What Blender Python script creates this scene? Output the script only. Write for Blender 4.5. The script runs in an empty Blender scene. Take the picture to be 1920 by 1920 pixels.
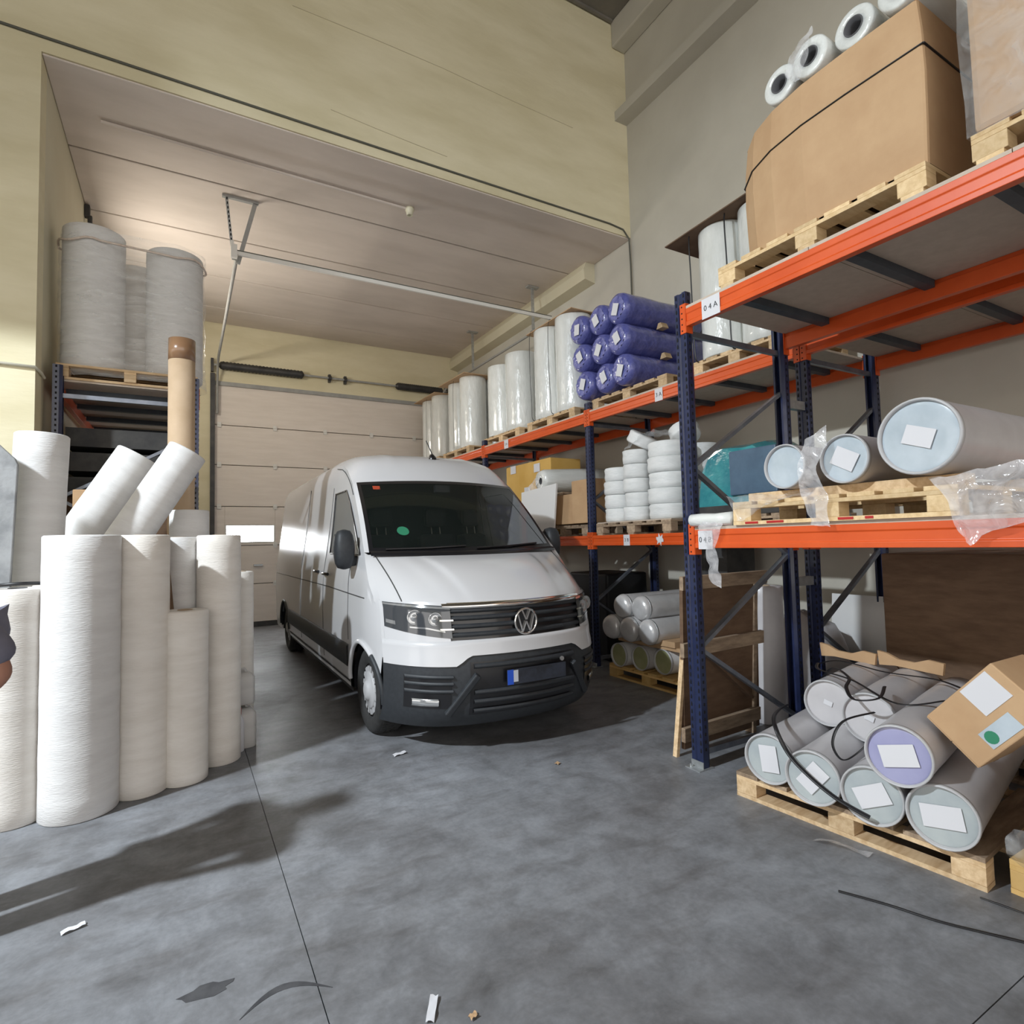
import bpy, bmesh, math, random
from mathutils import Vector, Matrix, noise

# ------------------------------------------------------------------ camera, world, sun, exposure
scene = bpy.context.scene
COL = scene.collection
random.seed(7)

def camera_matrix(loc, yaw, pitch, roll):
    cy, sy, cp, sp = math.cos(yaw), math.sin(yaw), math.cos(pitch), math.sin(pitch)
    f = Vector((sy*cp, cy*cp, sp)); r = Vector((cy, -sy, 0)); u = r.cross(f)
    r2 = r*math.cos(roll) + u*math.sin(roll); u2 = u*math.cos(roll) - r*math.sin(roll)
    m = Matrix((r2, u2, -f)).transposed().to_4x4(); m.translation = loc
    return m
cam_data = bpy.data.cameras.new('camera'); cam_data.sensor_width = 36; cam_data.lens = 36*1074.76/1920
cam_data.clip_start = 0.05
cam = bpy.data.objects.new('camera', cam_data); COL.objects.link(cam)
cam.matrix_world = camera_matrix((0, 0, 1.57), math.radians(29.857), math.radians(2.945), math.radians(-1.353))
scene.camera = cam

world = bpy.data.worlds.new('world'); scene.world = world; world.use_nodes = True
world.node_tree.nodes['Background'].inputs[0].default_value = (1.0, 0.955, 0.90, 1)
world.node_tree.nodes['Background'].inputs[1].default_value = 2.1

# high-bay hall lamp left of the frame: the key light that throws the long shadows
key_pos = Vector((-5.1, 2.35, 6.1)); key_aim = Vector((0.3, 3.4, 0.0))
key_data = bpy.data.lights.new('hall_lamp_light', 'SPOT'); key_data.spot_size = math.radians(126); key_data.spot_blend = 1.0; key_data.shadow_soft_size = 0.16; key_data.energy = 4150; key_data.color = (0.86, 0.94, 1.0)
key = bpy.data.objects.new('hall_lamp_light', key_data); COL.objects.link(key)
key.location = key_pos; key.rotation_euler = (key_aim-key_pos).to_track_quat('-Z', 'Y').to_euler()

vs = scene.view_settings
vs.view_transform = 'Standard'; vs.look = 'None'; vs.gamma = 1.0; vs.use_curve_mapping = False; vs.exposure = 0.0

# ------------------------------------------------------------------ materials
MATS = {}
def mat(name, c1, c2=None, scale=4.0, rough=0.5, metal=0.0, bump=0.0, bscale=40.0, coat=0.0, stretch=(1, 1, 1), rand=0.0, emit=0.0, rough2=None, detail=5, contrast=(0.35, 0.65), trans=0.0, bdist=0.01):
    m = bpy.data.materials.new(name); m.use_nodes = True; MATS[name] = m
    nt = m.node_tree; N = nt.nodes; L = nt.links
    b = N['Principled BSDF']
    b.inputs['Roughness'].default_value = rough; b.inputs['Metallic'].default_value = metal
    b.inputs['Coat Weight'].default_value = coat; b.inputs['Coat Roughness'].default_value = 0.08
    b.inputs['Base Color'].default_value = (*c1, 1)
    if trans: b.inputs['Transmission Weight'].default_value = trans
    tc = N.new('ShaderNodeTexCoord'); mp = N.new('ShaderNodeMapping'); mp.inputs['Scale'].default_value = stretch
    L.new(tc.outputs['Object'], mp.inputs['Vector'])
    vec = mp.outputs['Vector']
    info = None
    if rand:
        info = N.new('ShaderNodeObjectInfo'); ad = N.new('ShaderNodeVectorMath'); ad.operation = 'ADD'
        ml = N.new('ShaderNodeMath'); ml.operation = 'MULTIPLY'; ml.inputs[1].default_value = 37.0
        L.new(info.outputs['Random'], ml.inputs[0]); L.new(vec, ad.inputs[0]); L.new(ml.outputs[0], ad.inputs[1]); vec = ad.outputs[0]
    col = None
    if c2 is not None:
        n = N.new('ShaderNodeTexNoise'); n.inputs['Scale'].default_value = scale; n.inputs['Detail'].default_value = detail; n.inputs['Roughness'].default_value = 0.6
        L.new(vec, n.inputs['Vector'])
        r = N.new('ShaderNodeValToRGB'); r.color_ramp.elements[0].position = contrast[0]; r.color_ramp.elements[1].position = contrast[1]
        r.color_ramp.elements[0].color = (*c1, 1); r.color_ramp.elements[1].color = (*c2, 1)
        L.new(n.outputs['Fac'], r.inputs['Fac']); col = r.outputs['Color']
        if rough2 is not None:
            mr = N.new('ShaderNodeMapRange'); mr.inputs[1].default_value = 0.35; mr.inputs[2].default_value = 0.65; mr.inputs[3].default_value = rough; mr.inputs[4].default_value = rough2
            L.new(n.outputs['Fac'], mr.inputs[0]); L.new(mr.outputs[0], b.inputs['Roughness'])
    if rand:
        hs = N.new('ShaderNodeHueSaturation'); mr = N.new('ShaderNodeMapRange'); mr.inputs[3].default_value = 1-rand; mr.inputs[4].default_value = 1+rand
        L.new(info.outputs['Random'], mr.inputs[0]); L.new(mr.outputs[0], hs.inputs['Value'])
        if col: L.new(col, hs.inputs['Color'])
        else: hs.inputs['Color'].default_value = (*c1, 1)
        col = hs.outputs['Color']
    if col: L.new(col, b.inputs['Base Color'])
    if bump:
        n2 = N.new('ShaderNodeTexNoise'); n2.inputs['Scale'].default_value = bscale; n2.inputs['Detail'].default_value = 4
        L.new(vec, n2.inputs['Vector'])
        bp = N.new('ShaderNodeBump'); bp.inputs['Strength'].default_value = bump; bp.inputs['Distance'].default_value = bdist
        L.new(n2.outputs['Fac'], bp.inputs['Height']); L.new(bp.outputs['Normal'], b.inputs['Normal'])
    if emit:
        b.inputs['Emission Color'].default_value = (*c1, 1); b.inputs['Emission Strength'].default_value = emit
    return m

def set_spec(name, v):
    MATS[name].node_tree.nodes['Principled BSDF'].inputs['Specular IOR Level'].default_value = v

def film_mat(name, tint, alpha, rough=0.12, bump=0.6, bscale=9.0, stretch=(1, 1, 1)):
    m = bpy.data.materials.new(name); m.use_nodes = True; MATS[name] = m
    nt = m.node_tree; N = nt.nodes; L = nt.links
    b = N['Principled BSDF']; b.inputs['Base Color'].default_value = (*tint, 1); b.inputs['Roughness'].default_value = rough
    b.inputs['Specular IOR Level'].default_value = 0.8
    tc = N.new('ShaderNodeTexCoord'); mp = N.new('ShaderNodeMapping'); mp.inputs['Scale'].default_value = stretch
    L.new(tc.outputs['Object'], mp.inputs['Vector'])
    n2 = N.new('ShaderNodeTexNoise'); n2.inputs['Scale'].default_value = bscale; n2.inputs['Detail'].default_value = 3; n2.inputs['Distortion'].default_value = 1.0
    L.new(mp.outputs['Vector'], n2.inputs['Vector'])
    bp = N.new('ShaderNodeBump'); bp.inputs['Strength'].default_value = bump; bp.inputs['Distance'].default_value = 0.03
    L.new(n2.outputs['Fac'], bp.inputs['Height']); L.new(bp.outputs['Normal'], b.inputs['Normal'])
    mr = N.new('ShaderNodeMapRange'); mr.inputs[1].default_value = 0.3; mr.inputs[2].default_value = 0.7; mr.inputs[3].default_value = max(0, alpha-0.12); mr.inputs[4].default_value = min(1, alpha+0.12)
    L.new(n2.outputs['Fac'], mr.inputs[0]); L.new(mr.outputs[0], b.inputs['Alpha'])
    return m

def concrete(name):
    m = mat(name, (0.1, 0.1, 0.1), rough=0.5); nt = m.node_tree; N = nt.nodes; L = nt.links; b = N['Principled BSDF']
    tc = N.new('ShaderNodeTexCoord')
    def nz(scale, det, rgh, dist=0.0, st=None):
        n = N.new('ShaderNodeTexNoise'); n.inputs['Scale'].default_value = scale; n.inputs['Detail'].default_value = det; n.inputs['Roughness'].default_value = rgh; n.inputs['Distortion'].default_value = dist
        if st:
            mp = N.new('ShaderNodeMapping'); mp.inputs['Scale'].default_value = st; mp.inputs['Rotation'].default_value = (0, 0, 0.5); L.new(tc.outputs['Object'], mp.inputs['Vector']); L.new(mp.outputs['Vector'], n.inputs['Vector'])
        else: L.new(tc.outputs['Object'], n.inputs['Vector'])
        return n.outputs['Fac']
    def ramp(f, a, b_, ca, cb):
        r = N.new('ShaderNodeValToRGB'); r.color_ramp.elements[0].position = a; r.color_ramp.elements[1].position = b_; r.color_ramp.elements[0].color = (*ca, 1); r.color_ramp.elements[1].color = (*cb, 1); L.new(f, r.inputs['Fac']); return r.outputs['Color']
    def mix(t, fac, a, b_):
        x = N.new('ShaderNodeMix'); x.data_type = 'RGBA'; x.blend_type = t; x.inputs[0].default_value = fac; L.new(a, x.inputs[6]); L.new(b_, x.inputs[7]); return x.outputs[2]
    big = nz(0.9, 6, 0.62, 0.6); mid = nz(4.5, 8, 0.68, 0.4); fine = nz(38, 4, 0.6); streak = nz(2.2, 6, 0.6, 0.3, (1.0, 3.2, 1.0))
    c = ramp(big, 0.32, 0.70, (0.145, 0.145, 0.151), (0.255, 0.267, 0.290))
    c = mix('MULTIPLY', 0.75, c, ramp(mid, 0.30, 0.62, (0.55, 0.54, 0.53), (1.12, 1.12, 1.12)))
    c = mix('MULTIPLY', 0.55, c, ramp(streak, 0.28, 0.50, (0.58, 0.54, 0.50), (1.08, 1.08, 1.08)))
    c = mix('MULTIPLY', 0.35, c, ramp(fine, 0.35, 0.65, (0.75, 0.75, 0.75), (1.15, 1.15, 1.15)))
    L.new(c, b.inputs['Base Color'])
    mr = N.new('ShaderNodeMapRange'); mr.inputs[1].default_value = 0.3; mr.inputs[2].default_value = 0.7; mr.inputs[3].default_value = 0.36; mr.inputs[4].default_value = 0.58; L.new(big, mr.inputs[0]); L.new(mr.outputs[0], b.inputs['Roughness'])
    bp = N.new('ShaderNodeBump'); bp.inputs['Strength'].default_value = 0.12; bp.inputs['Distance'].default_value = 0.01; L.new(mid, bp.inputs['Height']); L.new(bp.outputs['Normal'], b.inputs['Normal'])
concrete('concrete')
set_spec('concrete', 0.30)
mat('joint_filler', (0.07, 0.07, 0.07), rough=0.9)
mat('yellow_wall', (0.68, 0.615, 0.41), (0.79, 0.725, 0.52), scale=1.1, rough=0.75, bump=0.25, bscale=14, stretch=(0.6, 1, 2.2))
mat('plaster_line', (0.52, 0.46, 0.30), rough=0.8)
mat('cream_wall', (0.60, 0.55, 0.40), (0.66, 0.62, 0.47), scale=0.7, rough=0.8, bump=0.2, bscale=16)
mat('grey_wall', (0.50, 0.475, 0.41), (0.58, 0.555, 0.485), scale=0.6, rough=0.8, bump=0.25, bscale=12)
mat('block_wall', (0.42, 0.42, 0.39), (0.52, 0.52, 0.48), scale=2.0, rough=0.85, bump=0.4, bscale=30)
mat('ceiling_concrete', (0.60, 0.53, 0.47), (0.72, 0.64, 0.575), scale=0.9, rough=0.85, bump=0.35, bscale=10, stretch=(0.5, 1.6, 1))
mat('roof_sheet', (0.16, 0.15, 0.13), (0.22, 0.20, 0.17), scale=2, rough=0.7)
mat('door_panel', (0.74, 0.67, 0.60), (0.80, 0.73, 0.66), scale=1.5, rough=0.5, bump=0.12, bscale=18, stretch=(1, 1, 9))
mat('dark_metal', (0.05, 0.05, 0.052), (0.08, 0.078, 0.075), scale=6, rough=0.5, metal=0.5)
mat('galvanised', (0.42, 0.44, 0.45), (0.55, 0.57, 0.58), scale=20, rough=0.42, metal=0.75)
mat('grey_paint', (0.30, 0.30, 0.29), (0.38, 0.38, 0.36), scale=5, rough=0.6)
mat('white_metal', (0.75, 0.74, 0.70), rough=0.45)
mat('conduit_plastic', (0.62, 0.60, 0.50), rough=0.55)
mat('cable_dark', (0.10, 0.10, 0.08), rough=0.6)
mat('orange_paint', (0.62, 0.078, 0.010), (0.70, 0.10, 0.016), scale=3, rough=0.40, coat=0.1, bump=0.05, bscale=10)
mat('navy_paint', (0.012, 0.018, 0.055), (0.02, 0.03, 0.085), scale=8, rough=0.32, coat=0.3)
mat('perforation_black', (0.004, 0.004, 0.006), rough=0.9)
mat('brace_steel', (0.17, 0.19, 0.23), (0.25, 0.27, 0.31), scale=8, rough=0.4, metal=0.6)
mat('crossbar_blue', (0.04, 0.05, 0.065), (0.06, 0.075, 0.09), scale=8, rough=0.5)
mat('chipboard', (0.50, 0.42, 0.345), (0.56, 0.475, 0.395), scale=14, rough=0.85)
mat('pine', (0.52, 0.35, 0.19), (0.70, 0.52, 0.32), scale=5, rough=0.75, stretch=(1, 6, 6), rand=0.22, bump=0.15, bscale=20)
mat('pine_fresh', (0.62, 0.43, 0.22), (0.76, 0.57, 0.33), scale=5, rough=0.7, stretch=(1, 6, 6), rand=0.15, bump=0.1, bscale=20)
mat('pine_grey', (0.24, 0.17, 0.115), (0.42, 0.31, 0.21), scale=5, rough=0.85, stretch=(1, 5, 5), rand=0.3, bump=0.2, bscale=20)
mat('pine_yellow', (0.55, 0.34, 0.11), (0.66, 0.44, 0.18), scale=5, rough=0.75, rand=0.15)
mat('cardboard', (0.47, 0.295, 0.16), (0.54, 0.355, 0.20), scale=3, rough=0.8, bump=0.1, bscale=25)
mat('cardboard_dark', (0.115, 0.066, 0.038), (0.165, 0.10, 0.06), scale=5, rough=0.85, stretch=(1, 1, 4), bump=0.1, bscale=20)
mat('cardboard_tube', (0.50, 0.36, 0.23), (0.58, 0.43, 0.29), scale=4, rough=0.7)
mat('packing_tape', (0.25, 0.14, 0.075), rough=0.25, coat=0.4)
mat('yellow_card', (0.60, 0.36, 0.085), (0.66, 0.42, 0.12), scale=3, rough=0.75)
mat('paper', (0.66, 0.66, 0.69), rough=0.7)
mat('ink', (0.03, 0.03, 0.035), rough=0.7)
mat('core_board', (0.36, 0.27, 0.18), (0.45, 0.34, 0.24), scale=10, rough=0.85)
mat('core_grey', (0.10, 0.10, 0.105), rough=0.9)
mat('fabric_white', (0.68, 0.67, 0.665), (0.76, 0.755, 0.75), scale=3, rough=0.9, bump=0.3, bscale=30, stretch=(1, 1, 5), rand=0.04)
mat('fabric_cream', (0.71, 0.67, 0.62), (0.79, 0.755, 0.71), scale=3, rough=0.9, bump=0.3, bscale=30, stretch=(1, 1, 5), rand=0.05)
mat('wrap_white', (0.68, 0.70, 0.675), (0.79, 0.81, 0.79), scale=7, rough=0.22, coat=0.5, bump=0.55, bscale=22, stretch=(1, 1, 0.35), rand=0.04, bdist=0.015)
mat('wrap_grey', (0.50, 0.485, 0.50), (0.58, 0.565, 0.58), scale=3, rough=0.38, bump=0.12, bscale=14, coat=0.15)
mat('rim_grey', (0.46, 0.46, 0.47), rough=0.4, bump=0.15, bscale=30)
mat('cap_blue', (0.40, 0.47, 0.53), (0.52, 0.59, 0.65), scale=4, rough=0.16, coat=0.6, bump=0.12, bscale=8)
mat('cap_pale', (0.36, 0.40, 0.42), (0.46, 0.50, 0.50), scale=4, rough=0.16, coat=0.6, bump=0.12, bscale=8)
mat('cap_lilac', (0.31, 0.31, 0.50), (0.36, 0.36, 0.55), scale=3, rough=0.2, coat=0.5)
mat('cap_green', (0.30, 0.31, 0.15), (0.38, 0.37, 0.2), scale=6, rough=0.5)
mat('blue_film', (0.075, 0.085, 0.28), (0.14, 0.15, 0.42), scale=6, rough=0.24, coat=0.5, bump=0.6, bscale=12, stretch=(0.3, 1.5, 1.5), bdist=0.02)
mat('blue_film_end', (0.07, 0.08, 0.30), (0.20, 0.22, 0.50), scale=7, rough=0.16, coat=0.8, bump=0.8, bscale=11, bdist=0.03)
mat('teal_film', (0.03, 0.20, 0.25), (0.07, 0.34, 0.36), scale=4, rough=0.2, coat=0.7, bump=0.7, bscale=8, bdist=0.02)
mat('steel_blue', (0.06, 0.11, 0.18), (0.09, 0.16, 0.24), scale=4, rough=0.35, coat=0.3)
mat('silver_foil', (0.60, 0.59, 0.59), (0.72, 0.71, 0.71), scale=4, rough=0.3, metal=0.25, bump=0.35, bscale=18, coat=0.3)
mat('spool_white', (0.70, 0.72, 0.72), (0.79, 0.80, 0.80), scale=6, rough=0.6, bump=0.4, bscale=18, stretch=(1, 1, 3), rand=0.05)
mat('foam_board', (0.74, 0.74, 0.74), rough=0.7)
mat('strap_black', (0.012, 0.012, 0.014), rough=0.4)
mat('strap_cord', (0.62, 0.50, 0.42), (0.75, 0.66, 0.58), scale=40, rough=0.8)
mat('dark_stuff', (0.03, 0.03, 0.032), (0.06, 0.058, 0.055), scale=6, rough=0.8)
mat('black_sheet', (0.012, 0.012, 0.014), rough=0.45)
mat('grey_board', (0.24, 0.25, 0.26), (0.36, 0.37, 0.38), scale=6, rough=0.7, contrast=(0.4, 0.62), bump=0.3, bscale=25)
mat('jerrycan', (0.52, 0.51, 0.50), rough=0.4)
mat('red_plastic', (0.45, 0.02, 0.02), rough=0.4)
mat('dirt', (0.035, 0.035, 0.04), (0.07, 0.07, 0.075), scale=9, rough=0.8)
# van
mat('van_white', (0.56, 0.56, 0.575), rough=0.25, coat=0.3)
mat('van_plastic', (0.020, 0.023, 0.028), (0.028, 0.032, 0.037), scale=30, rough=0.55)
mat('van_black', (0.008, 0.008, 0.010), rough=0.3, coat=0.3)
mat('van_seam', (0.05, 0.05, 0.05), rough=0.8)
mat('tyre', (0.018, 0.018, 0.018), (0.03, 0.03, 0.03), scale=20, rough=0.85)
mat('rim_silver', (0.55, 0.55, 0.56), rough=0.35, metal=0.8)
mat('hub_white', (0.42, 0.42, 0.43), rough=0.45)
mat('chrome', (0.78, 0.77, 0.75), rough=0.12, metal=1.0)
mat('lamp_glass', (0.05, 0.055, 0.062), rough=0.08, coat=1.0)
mat('lamp_clear', (0.45, 0.46, 0.47), rough=0.1, metal=0.6, coat=1.0)
mat('amber', (0.85, 0.22, 0.06), rough=0.25, coat=0.5)
mat('plate_blue', (0.02, 0.09, 0.55), rough=0.4)
mat('plate_white', (0.55, 0.58, 0.64), rough=0.4)
mat('plate_dark', (0.014, 0.017, 0.024), (0.03, 0.036, 0.055), scale=12, rough=0.5)
mat('sticker_green', (0.03, 0.22, 0.12), rough=0.5)
mat('sticker_red', (0.45, 0.07, 0.03), rough=0.5)
mat('seat_fabric', (0.03, 0.03, 0.034), rough=0.9)
mat('skin_tone', (0.40, 0.20, 0.14), rough=0.6)
mat('shirt', (0.17, 0.17, 0.225), (0.23, 0.23, 0.29), scale=6, rough=0.9, bump=0.3, bscale=14)
mat('jeans', (0.04, 0.05, 0.09), rough=0.9)
mat('hair', (0.03, 0.02, 0.015), rough=0.7)
mat('shoe', (0.03, 0.03, 0.03), rough=0.6)
mat('window_light', (0.93, 0.97, 1.0), rough=0.3, emit=30.0)
mat('lamp_ceramic', (0.75, 0.72, 0.55), rough=0.4)
film_mat('stretch_film', (0.92, 0.94, 0.93), 0.20, bscale=5, stretch=(0.6, 0.6, 2.5))
film_mat('loose_film', (0.84, 0.84, 0.87), 0.36, bscale=12)
film_mat('clear_film', (0.80, 0.82, 0.84), 0.22, bscale=9)
# windscreen: tinted glass that lets the dark cabin show through
gm = bpy.data.materials.new('tinted_glass'); gm.use_nodes = True; MATS['tinted_glass'] = gm
gn = gm.node_tree.nodes; gl = gm.node_tree.links
gn['Principled BSDF'].inputs['Base Color'].default_value = (0.012, 0.018, 0.016, 1); gn['Principled BSDF'].inputs['Roughness'].default_value = 0.03
gn['Principled BSDF'].inputs['Alpha'].default_value = 0.45; gn['Principled BSDF'].inputs['Specular IOR Level'].default_value = 0.45

# ------------------------------------------------------------------ mesh helpers
class MB:
    def __init__(self): self.v = []; self.f = []; self.s = []
    def add(self, verts, faces, smooth=False):
        o = len(self.v); self.v += [tuple(p) for p in verts]
        for fc in faces: self.f.append([i+o for i in fc]); self.s.append(smooth)
        return self
    def box(self, c, s, R=None):
        hx, hy, hz = s[0]/2, s[1]/2, s[2]/2; c = Vector(c); vs_ = []
        for dx, dy, dz in ((-1,-1,-1),(1,-1,-1),(1,1,-1),(-1,1,-1),(-1,-1,1),(1,-1,1),(1,1,1),(-1,1,1)):
            p = Vector((dx*hx, dy*hy, dz*hz))
            if R is not None: p = R @ p
            vs_.append(c+p)
        return self.add(vs_, [(3,2,1,0),(4,5,6,7),(0,1,5,4),(1,2,6,5),(2,3,7,6),(3,0,4,7)])
    def b2(self, p0, p1):
        return self.box([(a+b)/2 for a, b in zip(p0, p1)], [abs(b-a) for a, b in zip(p0, p1)])
    def beam(self, p0, p1, w, h, up=(0, 0, 1)):
        p0, p1 = Vector(p0), Vector(p1); d = (p1-p0); ln = d.length; x = d.normalized(); u = Vector(up)
        if abs(x.dot(u)) > 0.99: u = Vector((1, 0, 0))
        y = u.cross(x).normalized(); z = x.cross(y)
        return self.box((p0+p1)/2, (ln, w, h), Matrix((x, y, z)).transposed())
    def lathe(self, prof, p0=(0, 0, 0), axis=(0, 0, 1), n=24, smooth=True, close=False):
        p0 = Vector(p0); q = Vector(axis).normalized().to_track_quat('Z', 'Y').to_matrix(); vs_ = []; fs = []
        for r, h in prof:
            for k in range(n):
                a = 2*math.pi*k/n; vs_.append(p0 + q @ Vector((r*math.cos(a), r*math.sin(a), h)))
        m = len(prof); rng = range(m) if close else range(m-1)
        for i in rng:
            j = (i+1) % m
            for k in range(n):
                k2 = (k+1) % n; fs.append((i*n+k, i*n+k2, j*n+k2, j*n+k))
        self.add(vs_, fs, smooth)
        return self
    def disc(self, c, axis, r, n=24):
        q = Vector(axis).normalized().to_track_quat('Z', 'Y').to_matrix(); c = Vector(c)
        return self.add([c + q @ Vector((r*math.cos(2*math.pi*k/n), r*math.sin(2*math.pi*k/n), 0)) for k in range(n)], [tuple(range(n))])
    def cyl(self, p0, p1, r, n=16, smooth=True):
        p0, p1 = Vector(p0), Vector(p1); d = p1-p0
        self.lathe([(r, 0), (r, d.length)], p0, d, n, smooth); self.disc(p0, -d, r, n); self.disc(p1, d, r, n)
        return self
    def tube(self, pts, r, n=8, ry=None):
        pts = [Vector(p) for p in pts]; vs_ = []; fs = []; ry = ry or r; prev = None
        for i, p in enumerate(pts):
            t = (pts[min(i+1, len(pts)-1)] - pts[max(i-1, 0)]).normalized()
            if prev is None:
                u = Vector((0, 0, 1)) if abs(t.z) < 0.9 else Vector((1, 0, 0))
            else: u = prev
            s = t.cross(u).normalized(); u = s.cross(t).normalized(); prev = u
            for k in range(n):
                a = 2*math.pi*k/n; vs_.append(p + s*(r*math.cos(a)) + u*(ry*math.sin(a)))
        for i in range(len(pts)-1):
            for k in range(n): fs.append((i*n+k, i*n+(k+1) % n, (i+1)*n+(k+1) % n, (i+1)*n+k))
        self.add(vs_, fs, True); self.add(vs_[:n], [tuple(range(n))[::-1]]); self.add(vs_[-n:], [tuple(range(n))])
        return self
    def grid(self, rows, smooth=True, closed=False):
        m = len(rows[0]); vs_ = [p for r in rows for p in r]; fs = []
        for i in range(len(rows)-1):
            for k in range(m if closed else m-1):
                k2 = (k+1) % m; fs.append((i*m+k, i*m+k2, (i+1)*m+k2, (i+1)*m+k))
        return self.add(vs_, fs, smooth)
    def prism(self, poly, z0, z1, smooth=False):
        n = len(poly); self.add([(x, y, z0) for x, y in poly] + [(x, y, z1) for x, y in poly], [(i, (i+1) % n, n+(i+1) % n, n+i) for i in range(n)], smooth)
        self.add([(x, y, z0) for x, y in poly], [tuple(range(n))[::-1]]); self.add([(x, y, z1) for x, y in poly], [tuple(range(n))])
        return self
    def xprism(self, poly, axis, a, b):
        # polygon in the plane across `axis` ('x': (y,z)  'y': (x,z)) extruded from a to b
        n = len(poly)
        g = (lambda p, t: (t, p[0], p[1])) if axis == 'x' else (lambda p, t: (p[0], t, p[1]))
        self.add([g(p, a) for p in poly] + [g(p, b) for p in poly], [(i, (i+1) % n, n+(i+1) % n, n+i) for i in range(n)] + [tuple(range(n))[::-1], tuple(range(n, 2*n))])
        return self
    def mesh(self, name):
        me = bpy.data.meshes.new(name); me.from_pydata(self.v, [], self.f)
        me.polygons.foreach_set('use_smooth', self.s); me.update()
        bm = bmesh.new(); bm.from_mesh(me); bmesh.ops.recalc_face_normals(bm, faces=bm.faces); bm.to_mesh(me); bm.free()
        return me
    def build(self, name, material, parent=None, loc=None, bevel=0.0, solid=0.0, subsurf=0):
        return link(name, self.mesh(name), material, parent, loc, bevel, solid, subsurf)

def link(name, me, material, parent=None, loc=None, bevel=0.0, solid=0.0, subsurf=0):
    if material and not me.materials: me.materials.append(MATS[material])
    o = bpy.data.objects.new(name, me); COL.objects.link(o)
    if parent: o.parent = parent
    if loc is not None: o.location = loc
    if solid:
        md = o.modifiers.new('thickness', 'SOLIDIFY'); md.thickness = solid; md.offset = 0
    if subsurf:
        md = o.modifiers.new('smooth', 'SUBSURF'); md.levels = subsurf; md.render_levels = subsurf
    if bevel:
        md = o.modifiers.new('bevel', 'BEVEL'); md.width = bevel; md.segments = 2; md.limit_method = 'ANGLE'
    return o

def tag(o, label, cat, group=None):
    o['label'] = label; o['category'] = cat
    if group: o['group'] = group
    return o
def thing(name, label, cat, loc=(0, 0, 0), rotz=0.0, group=None):
    o = bpy.data.objects.new(name, None); COL.objects.link(o); o.empty_display_size = 0.1
    o.location = loc; o.rotation_euler = (0, 0, rotz)
    return tag(o, label, cat, group)
def thing_axis(name, label, cat, p0, p1, group=None, spin=0.0):
    o = thing(name, label, cat, p0, 0, group); d = Vector(p1)-Vector(p0)
    q = d.to_track_quat('Z', 'Y'); o.rotation_mode = 'QUATERNION'
    o.rotation_quaternion = q @ Matrix.Rotation(spin, 3, 'Z').to_quaternion()
    return o
def struct(o):
    o['kind'] = 'structure'; return o

def text_mesh(s, size):
    cu = bpy.data.curves.new('text', 'FONT'); cu.body = s; cu.size = size; cu.align_x = 'CENTER'; cu.align_y = 'CENTER'; cu.extrude = 0.0006
    o = bpy.data.objects.new('text', cu); COL.objects.link(o)
    me = bpy.data.meshes.new_from_object(o.evaluated_get(bpy.context.evaluated_depsgraph_get()))
    bpy.data.objects.remove(o); bpy.data.curves.remove(cu)
    return me
def jit(a): return random.uniform(-a, a)
# ------------------------------------------------------------------ the setting
WX, WY, DY, LX = 5.75, 6.28, 12.5, -1.12      # right wall, portal wall, door wall, inner left wall
fl = struct(MB().b2((-14, -12, -0.30), (8, 13.2, -0.030)).build('floor', 'joint_filler'))
xs = [-14, -5.6, 0.425, 6.45, 8]; ysl = [-12, -5.1, 0.945, 13.2]
for i in range(4):
    for j in range(3):
        MB().b2((xs[i]+0.002, ysl[j]+0.002, -0.032), (xs[i+1]-0.002, ysl[j+1]-0.002, 0)).build('slab', 'concrete', fl)

# portal wall: wall above and left of the opening
struct(MB().xprism([(-12, -0.02), (LX, -0.02), (LX, 6.035), (WX+0.3, 6.035), (WX+0.3, 9.6), (-12, 9.6)], 'y', WY, WY+0.24).build('wall_front', 'yellow_wall'))
wf = [o for o in COL.objects if o.name == 'wall_front'][0]
for pts in ([(1.0, 7.45), (2.0, 7.46), (2.76, 7.455), (3.7, 7.41), (4.74, 7.38)], [(1.4, 6.42), (1.9, 6.38), (2.4, 6.35), (2.8, 6.33)]):
    MB().tube([(x, WY-0.001, z) for x, z in pts], 0.006, 5, 0.004).build('plaster_seam', 'plaster_line', wf)
struct(MB().b2((WX, -12, -0.02), (WX+0.3, DY+0.4, 9.6)).build('wall_right', 'grey_wall'))
struct(MB().b2((LX-0.25, WY+0.24, -0.02), (LX, DY, 6.2)).build('wall_left', 'cream_wall'))
wb = struct(MB().b2((LX-0.25, DY, -0.02), (0.50, DY+0.3, 6.2)).b2((0.50, DY, 4.82), (WX, DY+0.3, 6.2)).b2((5.35, DY, -0.02), (WX, DY+0.3, 4.82)).build('wall_back', 'yellow_wall'))
# inner ceiling of concrete planks
ce = struct(MB().b2((LX, WY+0.24, 6.10), (WX, DY, 6.35)).build('ceiling', 'roof_sheet'))
py = [WY+0.0, 7.62, 8.97, 10.32, 11.67, DY]
for a, b in zip(py[:-1], py[1:]):
    MB().b2((LX+0.002, a+0.012, 6.015), (WX-0.002, b-0.012, 6.10 if a > WY else 6.034)).build('ceiling_panel', 'ceiling_concrete', ce, bevel=0.012)
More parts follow.
